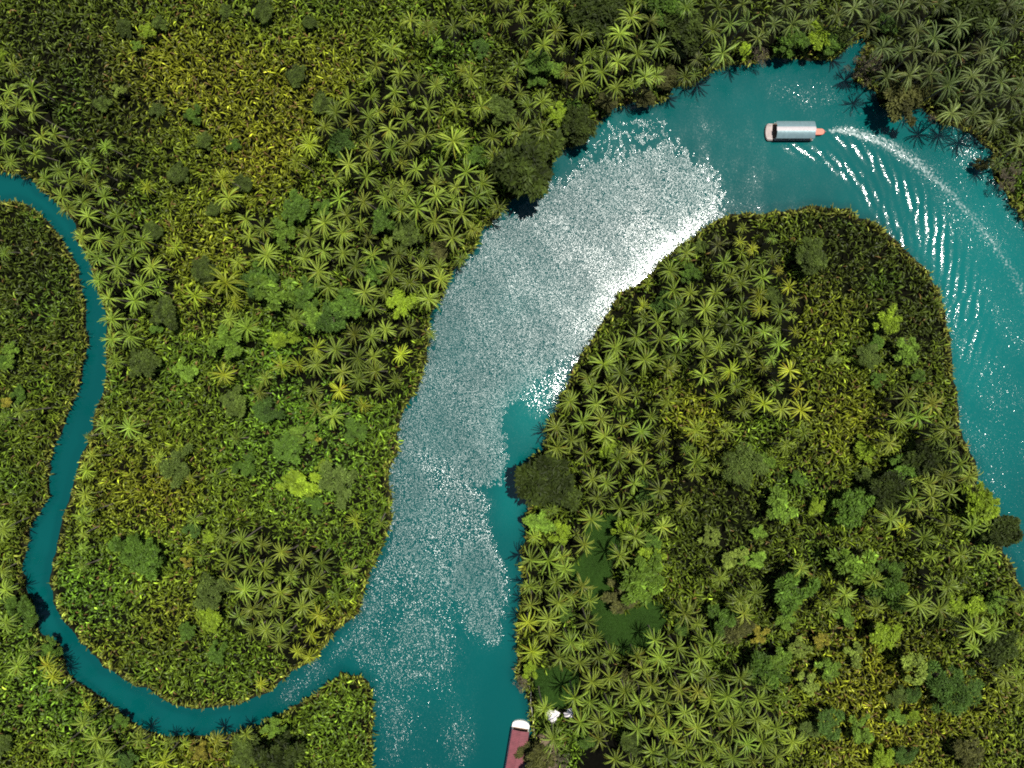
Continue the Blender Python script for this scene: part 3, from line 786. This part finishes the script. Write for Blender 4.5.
def on_land(x, y, margin=2.0):
    u, v_ = topx(np.array([x]), np.array([y]))
    return sd(u, v_)[0] > margin

# ---- labels: every plant is named by the nearest landmark, its side of it and its rank on that side
LANDMARKS = [
 ((795, 131), 'the tour boat'), ((518, 745), 'the red-roofed boat'), ((528, 166), 'the round dark bank tree'), ((546, 478), 'the spreading dark bank tree'),
 ((384, 220), 'the round green tree'), ((640, 640), 'the grass clearing'), ((552, 688), 'the small grassy clearing'), ((345, 672), 'the stream mouth'),
 ((40, 212), 'the stream entrance'), ((1004, 532), 'the right bank tree'), ((858, 50), 'the tiny inlet'), ((890, 321), 'the lone bright bush'),
 ((300, 482), 'the bright ragged bush'), ((150, 715), 'the stream bend'), ((800, 209), 'the peninsula tip'), ((100, 320), 'the stream straight'),
 ((605, 752), 'the black gap'), ((758, 635), 'the golden bush'), ((595, 10), 'the wide dark top tree'), ((973, 14), 'the corner dark tree'),
 ((150, 30), 'the twin pale bushes'), ((450, 142), 'the giant pale palm'), ((226, 283), 'the giant yellowish palm'), ((740, 465), 'the feathery grey tree'), ((955, 690), 'the bluish trees'),
 ((60, 520), 'the stream widening'), ((400, 310), 'the fresh green star bush'), ((190, 672), 'the inner stream bank'), ((880, 490), 'the deep green tree'), ((620, 300), 'the white glitter edge'),
 ((1010, 768), 'the bottom right corner'), ((0, 768), 'the bottom left corner'), ((799, 648), 'the pale star bush'), ((8, 403), 'the orange bush'), ((262, 100), 'the yellow nipa patch'), ((700, 560), 'the dark nipa patch')]
SIDES = ['right of', 'lower right of', 'below', 'lower left of', 'left of', 'upper left of', 'above', 'upper right of']
ORD = ['nearest', 'second', 'third', 'fourth', 'fifth', 'sixth', 'seventh', 'eighth', 'ninth', 'tenth', 'eleventh', 'twelfth', 'thirteenth', 'fourteenth', 'fifteenth', 'sixteenth', 'seventeenth', 'eighteenth']
def places(pts):
    cells, out = {}, [None] * len(pts)
    for i, (px, py) in enumerate(pts):
        d = [math.hypot(px - a, py - b_) for (a, b_), _ in LANDMARKS]
        k = int(np.argmin(d)); (a, b_), nm = LANDMARKS[k]
        sct = int(round(math.degrees(math.atan2(py - b_, px - a)) / 45)) % 8
        cells.setdefault((k, sct), []).append((d[k], i))
    for (k, sct), v_ in cells.items():
        for rank, (_, i) in enumerate(sorted(v_)):
            out[i] = (ORD[min(rank, 17)], SIDES[sct], LANDMARKS[k][1], len(v_))
    return out
def fit(size, rest):
    t = f'{size} {rest}'
    return t if len(t.replace('-', ' ').split()) <= 16 else rest
PALM_AT = places([(p[0], p[1]) for p in PALMS])
order = sorted(range(len(PALMS)), key=lambda i: -PALMS[i][2])
INDIV = set(order[:300])
LANDS = [LAND_A, LAND_B, LAND_C]
rv, rf, rt = [], [], []
tv, tf, ttt = [], [], []
nb = tb = 0
pr = np.random.default_rng(77)
for i, (px, py, rp, tone) in enumerate(PALMS):
    h = pr.uniform(9.5, 13.5) if rp > 11 else pr.uniform(5.5, 9)
    if tone == 1 and rp < 11: h = pr.uniform(4.5, 6.5)
    # the foot of the trunk: nearly below the crown, on the same bank
    a0, best_ = pr.uniform(0, 6.28), None
    bank_ = LANDS[int(np.argmax([in_poly(np.array([px]), np.array([py]), q_)[0] for q_ in LANDS]))]
    while best_ is None and h > 3.5:
        k = S * (H - h) / H
        cx_, cy_ = w(px, py, h)
        for rr in (pr.uniform(.3, 1.4), 1.0, 2, 3, 4):
            for j in range(10):
                aa = a0 + j * .628
                bx_, by_ = cx_ + rr * math.cos(aa), cy_ + rr * math.sin(aa)
                u_, v_ = topx(np.array([bx_]), np.array([by_]))
                if sd(u_, v_)[0] > 2 and in_poly(u_, v_, bank_)[0]: best_ = (bx_, by_); break
            if best_: break
        if best_ is None: h -= 1.0
    if best_ is None: best_ = (cx_, cy_)
    R = rp * k * pr.uniform(.95, 1.1)
    bx_, by_ = best_
    off = (cx_ - bx_, cy_ - by_)
    ci = int(pr.integers(0, len(CROWNS)))
    sc = R / 4.0
    rz = pr.uniform(0, 6.28)
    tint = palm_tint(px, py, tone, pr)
    tlt = (pr.normal(0, .15) + np.clip(off[1] * -.03, -.2, .2), pr.normal(0, .09) + np.clip(off[0] * .03, -.2, .2))
    TV, TF = palm_trunk(off, h - .6)
    if i in INDIV:
        e = empty('coconut_palm', (bx_, by_, .6))
        size = 'large' if rp >= 15.5 else 'tall' if rp >= 14 else 'medium'
        hue = {0: 'green', 1: 'yellow-green', 2: 'dark'}[tone]
        o_, sd_, lm, _n = PALM_AT[i]
        tag(e, fit(size, f'{hue} coconut palm, {o_} palm {sd_} {lm}'), 'palm tree', 'coconut palms along the river')
        t_ = link('trunk', np_mesh('palm_trunk', TV, TF, None, M_TRUNK, True), e)
        c_ = link('crown', CROWN_ME[ci], e, None, (off[0], off[1], h - .6))
        c_.rotation_euler = (tlt[0], tlt[1], rz)
        c_.scale = (sc, sc, sc * pr.uniform(.85, 1.05))
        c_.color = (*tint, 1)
    else:
        v, q, t = CROWNS[ci]
        c, s_ = math.cos(rz), math.sin(rz)
        v2 = np.stack([v[:, 0] * c - v[:, 1] * s_, v[:, 0] * s_ + v[:, 1] * c, v[:, 2]], 1) * sc + np.array([cx_, cy_, h])
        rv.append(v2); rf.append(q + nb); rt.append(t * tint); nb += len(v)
        tv.append(TV + np.array([bx_, by_, .6])); tf.append(TF + tb); tb += len(TV)
g = tag(link('palm_grove', np_mesh('palm_grove', np.concatenate(rv), np.concatenate(rf), np.clip(np.concatenate(rt), 0, 1), M_PALM)),
    'smaller coconut palm crowns massed between the larger palms', 'palm grove', kind='stuff')
g.color = (1, 1, 1, 1)
link('trunk', np_mesh('grove_trunks', np.concatenate(tv), np.concatenate(tf), None, M_TRUNK, True), g)

# ------------------------------------------------------------------ broadleaf trees and bushes
def leaf_crown(kind, seed):
    """unit crown (radius 1, centre at z 0): leaf-sized faces gathered in uneven clumps through the volume"""
    r = np.random.default_rng(seed)
    fine = kind in 'FUR'
    nl = {'D': 30, 'O': 26, 'G': 20, 'L': 15, 'B': 14, 'P': 11, 'F': 22, 'U': 18, 'R': 16, 'Y': 12}[kind]
    per = {'D': 110, 'O': 100, 'G': 95, 'L': 85, 'B': 80, 'P': 60, 'F': 130, 'U': 100, 'R': 60, 'Y': 70}[kind]
    size = {'D': .105, 'O': .095, 'G': .115, 'L': .14, 'B': .15, 'P': .16, 'F': .075, 'U': .11, 'R': .06, 'Y': .14}[kind]
    lop = r.uniform(0, 6.28)
    V, T = [], []
    for j in range(nl):
        a = j * 2.39996 + r.normal(0, .45); rr = math.sqrt((j + .5) / nl) * (.90 if kind in 'DO' else .98) * r.uniform(.72, 1.18)
        if kind in 'DOR': rr = min(rr, .92)
        rr *= 1 + .16 * math.cos(a - lop) + .10 * math.cos(3 * a + lop)
        c = np.array([rr * math.cos(a), rr * math.sin(a), .62 * math.sqrt(max(0, 1 - min(rr, 1.1) ** 2 * .8)) * r.uniform(.5, 1.2) - .25])
        lr = r.uniform(.15, .34)
        m_ = int(per * r.uniform(.6, 1.2))
        nrm = r.normal(0, 1, (m_, 3)); nrm[:, 2] = np.abs(nrm[:, 2]) * .9 + r.normal(0, .25, m_)
        nrm /= np.linalg.norm(nrm, axis=1)[:, None]
        p = c + nrm * lr * r.uniform(.5, 1.1, m_)[:, None] * np.array([1, 1, .8])
        # leaves splay outward from the clump and droop at the tip
        out = nrm.copy(); out[:, 2] = out[:, 2] * .35 - .1
        out += r.normal(0, .35, (m_, 3)); out /= np.linalg.norm(out, axis=1)[:, None]
        nn = np.cross(out, np.cross(np.array([0, 0, 1.0]) + r.normal(0, .35, (m_, 3)), out)); nn /= np.linalg.norm(nn, axis=1)[:, None]
        t2 = np.cross(nn, out)
        s1 = (size * r.uniform(.6, 1.35, m_))[:, None]; s2 = s1 * (.42 if not fine else .26)
        q = np.stack([p - out * s1, p - t2 * s2 + nn * s1 * .1, p + out * s1 - nn * s1 * .25, p + t2 * s2 + nn * s1 * .1], 1)
        V.append(q.reshape(-1, 3))
        tt = np.exp(r.normal(0, .28, m_)) * (r.uniform(.6, 1.4) if kind in 'DO' else r.uniform(.72, 1.28))
        T.append(np.repeat(tt[:, None] * np.array([1, 1, 1.]), 4, 0))
    V = np.concatenate(V); T = np.concatenate(T)
    return V, np.arange(len(V)).reshape(-1, 4), T

TONE = {'D': (.028, .042, .006), 'O': (.055, .058, .014), 'G': (.060, .115, .012), 'L': (.105, .180, .018), 'B': (.145, .215, .012), 'P': (.14, .19, .028), 'F': (.085, .125, .024),
        'U': (.052, .100, .016), 'R': (.10, .085, .055), 'Y': (.20, .18, .02)}
WORD = {'D': 'dark green dense', 'O': 'olive brown-green', 'G': 'mid green rounded', 'L': 'light green leafy', 'B': 'bright lime green', 'P': 'pale green ragged', 'F': 'grey-green feathery',
        'U': 'bluish green', 'R': 'brown twiggy', 'Y': 'golden yellow'}
LEAFV = {k: [np_mesh('leaf_crown', *leaf_crown(k, 300 + 17 * ord(k) + i), M_LEAF) for i in range(5)] for k in TONE}
PLANT_AT = places([(p[0], p[1]) for p in PLANTS])
def tree_trunk(h, R, seed):
    r = np.random.default_rng(seed)
    V, F_ = tube([(0, 0, -.5), (.05, .02, h * .35), (.1, -.03, h * .6), (.08, .05, h * .95)], [.10 + R * .05, .08 + R * .04, .06 + R * .03, .03])
    Vs, Fs, nb_ = [V], [F_], len(V)
    for j in range(6):
        a = j * 1.05 + r.normal(0, .3); z0 = h * r.uniform(.35, .65)
        rr = R * r.uniform(.5, .8)
        p = [(.08, 0, z0), (rr * .5 * math.cos(a), rr * .5 * math.sin(a), z0 + (h - z0) * .45), (rr * math.cos(a), rr * math.sin(a), z0 + (h - z0) * .75)]
        v, f = tube(p, [.04 + R * .018, .03 + R * .012, .015], 5)
        Vs.append(v); Fs.append(f + nb_); nb_ += len(v)
    return np.concatenate(Vs), np.concatenate(Fs)
for i, (px, py, rp, kd) in enumerate(PLANTS):
    Rm = rp * S
    h = (2.6 + Rm * 1.05) * pr.uniform(.9, 1.15)
    if kd in 'BLPY' and Rm < 3: h = pr.uniform(3.6, 4.8)
    if kd in 'DGUFO' and Rm < 2.9: h = (2.6 + Rm * .45) * pr.uniform(.9, 1.1)
    if kd == 'O': h = 2.2 + Rm * .65
    if kd == 'R': h = 1.5 + Rm * .6
    cx_, cy_ = w(px, py, h)
    bank_ = LANDS[int(np.argmax([in_poly(np.array([px]), np.array([py]), q_)[0] for q_ in LANDS]))]
    best_ = None
    while best_ is None and h > 2.2:
        cx_, cy_ = w(px, py, h)
        for rr in (0, 1, 2, 3):
            for j in range(12):
                u, v_ = cx_ + rr * math.cos(j * .5236), cy_ + rr * math.sin(j * .5236)
                a_, b_ = topx(np.array([u]), np.array([v_]))
                if sd(a_, b_)[0] > 1.5 and in_poly(a_, b_, bank_)[0]: best_ = (u, v_); break
            if best_: break
        if best_ is None: h -= .7
    bx_, by_ = best_ or (cx_, cy_)
    nm = 'bare_shrub' if kd == 'R' else 'broadleaf_tree' if Rm > 3.0 else 'bush'
    e = empty(nm, (bx_, by_, .5))
    o_, sd_, lm, _n = PLANT_AT[i]
    noun = {'bare_shrub': 'shrub', 'broadleaf_tree': 'tree', 'bush': 'bush'}[nm]
    sz = 'large' if Rm > 4 else 'small' if Rm < 2 else 'medium'
    lab = fit(sz, f'{WORD[kd]} {noun}, {o_} bush {sd_} {lm}')
    if (px, py) == (512 + 65 / 4, 665 / 4): lab = 'big round dark green tree bulging over the river above the glitter'
    if (px, py) == (512 + 130 / 4, 384 + 370 / 4): lab = 'spreading dark tree overhanging the river from the broad peninsula'
    if (px, py) == (256 + 510 / 4, 192 + 110 / 4): lab = 'round mid green tree with a smooth crown among dense palms'
    tag(e, lab, 'tree' if noun == 'tree' else 'bush', {'bare_shrub': 'brown shrubs along the banks', 'broadleaf_tree': 'broadleaf trees among the palms', 'bush': 'bushes among the palms'}[nm])
    TV, TF = tree_trunk(h, Rm, 500 + i)
    dx_, dy_ = cx_ - bx_, cy_ - by_
    tt = np.clip(TV[:, 2:3] / h, 0, 1)
    TV = TV + tt * np.array([[dx_, dy_, 0]])
    link('trunk', np_mesh('tree_trunk', TV, TF, None, M_BARK, True), e)
    c_ = link('crown', LEAFV[kd][i % 5], e, None, (dx_, dy_, h - .3))
    c_.rotation_euler = (0, 0, pr.uniform(0, 6.28))
    sx_ = pr.uniform(.9, 1.15)
    c_.scale = (Rm * sx_ * 1.06, Rm / sx_ * 1.06, Rm * (.95 if Rm > 4 else .75))
    if (px, py) == (256 + 170 / 4, 384 + 385 / 4): c_.scale = (Rm * 1.25, Rm * .8, Rm * .7)
    t_ = np.array(TONE[kd]) * (1.9 if kd == 'D' and Rm < 3.9 else 1) * 1.0 * math.exp(pr.normal(0, .12))
    c_.color = (*t_, 1)

# ------------------------------------------------------------------ boats
def bm_box(bm, x0, x1, y0, y1, z0, z1):
    vs = [bm.verts.new(p) for p in ((x0, y0, z0), (x1, y0, z0), (x1, y1, z0), (x0, y1, z0), (x0, y0, z1), (x1, y0, z1), (x1, y1, z1), (x0, y1, z1))]
    for f in ((3, 2, 1, 0), (4, 5, 6, 7), (0, 1, 5, 4), (1, 2, 6, 5), (2, 3, 7, 6), (3, 0, 4, 7)):
        bm.faces.new([vs[i] for i in f])
def bm_prism(bm, outline, z0, z1, top_scale=1.0):
    lo = [bm.verts.new((x, y, z0)) for x, y in outline]
    hi = [bm.verts.new((x * (1 if top_scale == 1 else top_scale), y * top_scale, z1)) for x, y in outline]
    bm.faces.new(lo[::-1]); bm.faces.new(hi)
    for i in range(len(lo)):
        j = (i + 1) % len(lo); bm.faces.new([lo[i], lo[j], hi[j], hi[i]])
def bm_done(name, bm, mat, parent, bevel=0.0, smooth=False):
    bmesh.ops.recalc_face_normals(bm, faces=bm.faces)
    if bevel:
        bmesh.ops.bevel(bm, geom=bm.edges[:], offset=bevel, segments=2, affect='EDGES', clamp_overlap=True)
    me = bpy.data.meshes.new(name); bm.to_mesh(me); bm.free()
    for p in me.polygons: p.use_smooth = smooth
    return link(name, me, parent, mat)
def hull_outline(x0, x1, hw, bow):
    """flat stern at x0, rounded bow at x1"""
    pts = [(x0, -hw), (x1 - bow, -hw)]
    for k in range(1, 12):
        a = -math.pi / 2 + math.pi * k / 12
        pts.append((x1 - bow + bow * math.cos(a), hw * math.sin(a)))
    pts += [(x1 - bow, hw), (x0, hw)]
    return pts
M_HULL_D = plain('dark_hull', (.035, .03, .028), .6)
M_BOWDECK = plain('weathered_deck', (.36, .30, .28), .8, var=.25, scale=1.5)
M_WHITE = plain('white_paint', (.78, .76, .72), .5, var=.08)
M_ROOF = plain('galvanised_roof', (.20, .30, .32), .32, 0.35, .6, .10, 1.2)
M_HIGHLIGHT = plain('roof_highlight', (.38, .35, .36), .5, 0, .5, .12, 4)
M_SALMON = plain('salmon_paint', (.60, .17, .11), .6, var=.15)
M_RED = plain('red_roof_sheet', (.155, .038, .048), .55, 0, .4, .16, 1.0)
M_WOOD = plain('boat_wood', (.22, .13, .07), .7, var=.3)
M_DARK = plain('dark_metal', (.03, .03, .03), .5)

bx0, by0 = w(795, 131.5, 1.0)
tour = tag(empty('tour_boat', (bx0, by0, 0), math.pi), 'long covered tour boat with pale arched metal roof under way, trailing a curved wake', 'boat')
# local +x is the bow; the stern at -x
bm = bmesh.new(); bm_prism(bm, hull_outline(-4.9, 7.9, 2.35, .9), -.35, .55); bm_done('hull', bm, M_HULL_D, tour, .05)
bm = bmesh.new(); bm_prism(bm, hull_outline(5.9, 7.75, 2.2, .8), .553, .68); bm_done('bow_deck', bm, M_BOWDECK, tour, .03)
bm = bmesh.new(); bm_box(bm, -4.7, 5.85, -2.2, 2.2, .553, .62); bm_done('deck', bm, M_WOOD, tour)
def arch_roof(x0, x1, hw, zl, rise, n_=14, th=.05, rib=.03):
    bm = bmesh.new()
    xs = np.arange(x0, x1 + .01, .18)
    rows = []
    for k, x in enumerate(xs):
        row = []
        for j in range(n_ + 1):
            a = -1 + 2 * j / n_
            row.append((x, hw * a, zl + rise * (1 - a * a) + (rib if k % 2 else 0)))
        rows.append(row)
    top = [[bm.verts.new(p) for p in r_] for r_ in rows]
    bot = [[bm.verts.new((p[0], p[1], p[2] - th)) for p in r_] for r_ in rows]
    for k in range(len(xs) - 1):
        for j in range(n_):
            bm.faces.new([top[k][j], top[k + 1][j], top[k + 1][j + 1], top[k][j + 1]])
            bm.faces.new([bot[k][j], bot[k][j + 1], bot[k + 1][j + 1], bot[k + 1][j]])
    for k in range(len(xs) - 1):
        bm.faces.new([top[k][0], bot[k][0], bot[k + 1][0], top[k + 1][0]]); bm.faces.new([top[k][n_], top[k + 1][n_], bot[k + 1][n_], bot[k][n_]])
    for j in range(n_):
        bm.faces.new([top[0][j], top[0][j + 1], bot[0][j + 1], bot[0][j]]); bm.faces.new([top[-1][j], bot[-1][j], bot[-1][j + 1], top[-1][j + 1]])
    return bm
roof = bm_done('roof', arch_roof(-4.75, 5.6, 2.3, 2.25, .85), M_ROOF, tour)
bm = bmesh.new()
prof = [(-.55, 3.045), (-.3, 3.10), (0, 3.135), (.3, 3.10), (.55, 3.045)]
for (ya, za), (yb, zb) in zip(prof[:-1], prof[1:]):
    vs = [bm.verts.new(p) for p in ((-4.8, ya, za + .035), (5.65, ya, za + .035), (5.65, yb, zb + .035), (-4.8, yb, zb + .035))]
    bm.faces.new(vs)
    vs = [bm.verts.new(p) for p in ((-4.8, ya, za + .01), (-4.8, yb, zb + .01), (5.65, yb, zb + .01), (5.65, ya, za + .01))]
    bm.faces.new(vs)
bm_done('highlight_strip', bm, M_HIGHLIGHT, roof)  # sun highlight of the glossy roof, painted as a pale strip along its top
for sy in (-2.05, 2.05):
    for x in (-4.5, -2.5, -.5, 1.5, 3.5, 5.4):
        bm = bmesh.new(); bm_box(bm, x - .05, x + .05, sy - .05, sy + .05, .62, 2.36); bm_done('post', bm, M_WHITE, tour)
for x in (-3.6, -2.0, -.4, 1.2, 2.8, 4.4):
    bm = bmesh.new(); bm_box(bm, x - .22, x + .22, -1.7, 1.7, 1.0, 1.06); bm_box(bm, x - .18, x + .18, -1.6, -1.5, .62, 1.0); bm_box(bm, x - .18, x + .18, 1.5, 1.6, .62, 1.0)
    bm_done('bench', bm, M_WOOD, tour)
for sy in (-2.28, 2.28):
    bm = bmesh.new(); bm_box(bm, -4.8, 5.6, sy - .03, sy + .03, 1.0, 1.1); bm_done('side_rail', bm, M_WHITE, tour)
bm = bmesh.new(); bm_prism(bm, [(-4.95, -.85), (-4.95, .85), (-7.4, .78), (-7.95, .35), (-7.95, -.35), (-7.4, -.78)], -.2, .95); so = bm_done('stern_platform', bm, M_SALMON, tour, .05)
bm = bmesh.new(); bm_box(bm, -5.45, -5.0, -.9, .9, .9, 1.25); bm_done('stern_bench', bm, plain('deep_red', (.25, .02, .03), .6), tour, .04)
bm = bmesh.new(); bm_box(bm, -8.35, -7.98, -.2, .2, .2, 1.05); bm_box(bm, -8.25, -8.1, -.06, .06, -.7, .2); bm_done('outboard_motor', bm, M_DARK, tour, .03)
for sy in (-1, 1):
    bm = bmesh.new()
    bm_box(bm, 6.0, 7.1, sy * 1.95 - .03, sy * 1.95 + .03, .68, 1.0); bm_done('bow_rail', bm, M_WHITE, tour)

bx1, by1 = w(521.5, 722.5, 1.0)
rz1 = math.radians(90 - 9.5)
moored = tag(empty('moored_boat', (bx1, by1, 0), rz1), 'moored boat with a flat dusty red roof and white rounded bow beside the bank', 'boat')
bm = bmesh.new(); bm_prism(bm, hull_outline(-17, .3, 2.35, 1.2), -.35, .6); bm_done('hull', bm, M_WHITE, moored, .05)
bm = bmesh.new(); bm_prism(bm, hull_outline(-1.6, .2, 2.2, 1.1), .603, .75); bm_done('bow_deck', bm, M_WHITE, moored, .03)
bm = bmesh.new(); bm_box(bm, -16.8, -1.65, -2.2, 2.2, .603, .66); bm_done('deck', bm, M_WOOD, moored)
def gable(x0, x1, hw, zl, rise):
    bm = bmesh.new()
    xs = np.arange(x0, x1 + .01, .22)
    ys = (-hw, -hw * .5, 0, hw * .5, hw)
    T_, B_ = [], []
    for k, x in enumerate(xs):
        T_.append([bm.verts.new((x, y, zl + rise * (1 - abs(y) / hw) + (.025 if k % 2 else 0))) for y in ys])
        B_.append([bm.verts.new((x, y, zl + rise * (1 - abs(y) / hw) - .06)) for y in ys])
    for k in range(len(xs) - 1):
        for j in range(4):
            bm.faces.new([T_[k][j], T_[k + 1][j], T_[k + 1][j + 1], T_[k][j + 1]]); bm.faces.new([B_[k][j], B_[k][j + 1], B_[k + 1][j + 1], B_[k + 1][j]])
        for j in (0, 4):
            bm.faces.new([T_[k][j], B_[k][j], B_[k + 1][j], T_[k + 1][j]])
    for k in (0, -1):
        for j in range(4): bm.faces.new([T_[k][j], T_[k][j + 1], B_[k][j + 1], B_[k][j]])
    return bm
rr_ = bm_done('roof', gable(-16.9, -1.4, 2.3, 2.55, .30), M_RED, moored)
bm = bmesh.new(); bm_box(bm, -16.9, -1.4, -.1, .1, 2.86, 2.91); bm_done('ridge_cap', bm, M_RED, rr_, .02)
for sy in (-2.1, 2.1):
    for x in (-16.5, -13.5, -10.5, -7.5, -4.5, -1.7):
        bm = bmesh.new(); bm_box(bm, x - .06, x + .06, sy - .06, sy + .06, .66, 2.55); bm_done('post', bm, M_WHITE, moored)
for x in (-14.5, -11.5, -8.5, -5.5, -3.0):
    bm = bmesh.new(); bm_box(bm, x - .5, x + .5, -1.4, 1.4, 1.28, 1.34); bm_box(bm, x - .08, x + .08, -1.2, 1.2, .66, 1.28); bm_done('table', bm, M_WOOD, moored)

# ------------------------------------------------------------------ bamboo railing along the bank, white sheets
M_BAMBOO = plain('bamboo', (.42, .40, .34), .6, var=.2)
rp_ = [w(*p, 1.5) for p in ((529, 686), (531, 694), (530.5, 703), (532, 712), (533, 722), (534, 731), (535, 741), (536, 750), (538, 757))]
rail = tag(empty('railing', (rp_[4][0], rp_[4][1], .4)), 'thin pale bamboo railing along the bank beside the red-roofed boat', 'railing')
o0 = np.array([rp_[4][0], rp_[4][1], .4])
def bar(a, c, r_, name, mat, parent):
    a, c = np.array(a, float), np.array(c, float)
    d = c - a; d /= np.linalg.norm(d)
    s_ = np.cross(d, (0, 0, 1) if abs(d[2]) < .9 else (1, 0, 0)); s_ /= np.linalg.norm(s_); u_ = np.cross(s_, d)
    V = []
    for e_ in (a, c):
        for k in range(6): V.append(e_ + r_ * (math.cos(k * 1.0472) * s_ + math.sin(k * 1.0472) * u_))
    Q = [[k, (k + 1) % 6, 6 + (k + 1) % 6, 6 + k] for k in range(6)]
    return V, Q
Vs, Fs = [], []
for (xa, ya), (xb, yb) in zip(rp_[:-1], rp_[1:]):
    for zz in (1.5, .95):
        V, Q = bar((xa, ya, zz) - o0, (xb, yb, zz) - o0, .075, '', None, None)
        Fs += [[i_ + len(Vs) for i_ in q_] for q_ in Q]; Vs += V
link('rail', np_mesh('rail', np.array(Vs), np.array(Fs), None, M_BAMBOO), rail)
for x, y in rp_:
    V, Q = bar((x, y, .0) - o0, (x, y, 1.65) - o0, .09, '', None, None)
    link('post', np_mesh('post', np.array(V), np.array(Q), None, M_BAMBOO), rail)
M_SHEET = plain('white_sheet', (.80, .74, .74), .7, var=.12, scale=2)
for (px, py, rr, lab) in ((553, 718, 1.7, 'larger crumpled white sheet on the sandy bank near the red-roofed boat'), (569.5, 716, 1.25, 'smaller crumpled white sheet just inland of the larger one')):
    x, y = w(px, py, 3.2)
    k_ = 15
    gx_, gy_ = np.meshgrid(np.linspace(-1, 1, k_), np.linspace(-1, 1, k_))
    rad = np.maximum(np.abs(gx_), np.abs(gy_)); ang = np.arctan2(gy_, gx_)
    edge = rr * rad * (1 + .18 * np.sin(ang * 3 + px) + .1 * np.sin(ang * 7))
    xs, ys = edge * np.cos(ang), edge * np.sin(ang)
    zs = 1.15 * (1 - rad ** 2) + .08 * vnoise(xs + px, ys + py, .45, 4) + 1.9
    zs_b = zs - .03
    i = np.arange(k_ * k_).reshape(k_, k_)
    f = np.stack([i[:-1, :-1], i[:-1, 1:], i[1:, 1:], i[1:, :-1]], -1).reshape(-1, 4)
    sh = empty('white_awning', (x, y, .6))
    tag(sh, lab.replace('crumpled white sheet', 'white peaked awning'), 'awning', 'white awnings near the moored boat')
    link('canopy', np_mesh('canopy', np.stack([xs.ravel(), ys.ravel(), zs.ravel() - .6], 1), f, None, M_SHEET, True), sh)
    for sx in (-.75, .75):
        for sy in (-.75, .75):
            V, Q = bar((sx * rr, sy * rr, -.2), (sx * rr * .92, sy * rr * .92, 1.75), .04, '', None, None)
            link('pole', np_mesh('pole', np.array(V), np.array(Q), None, M_BAMBOO), sh)
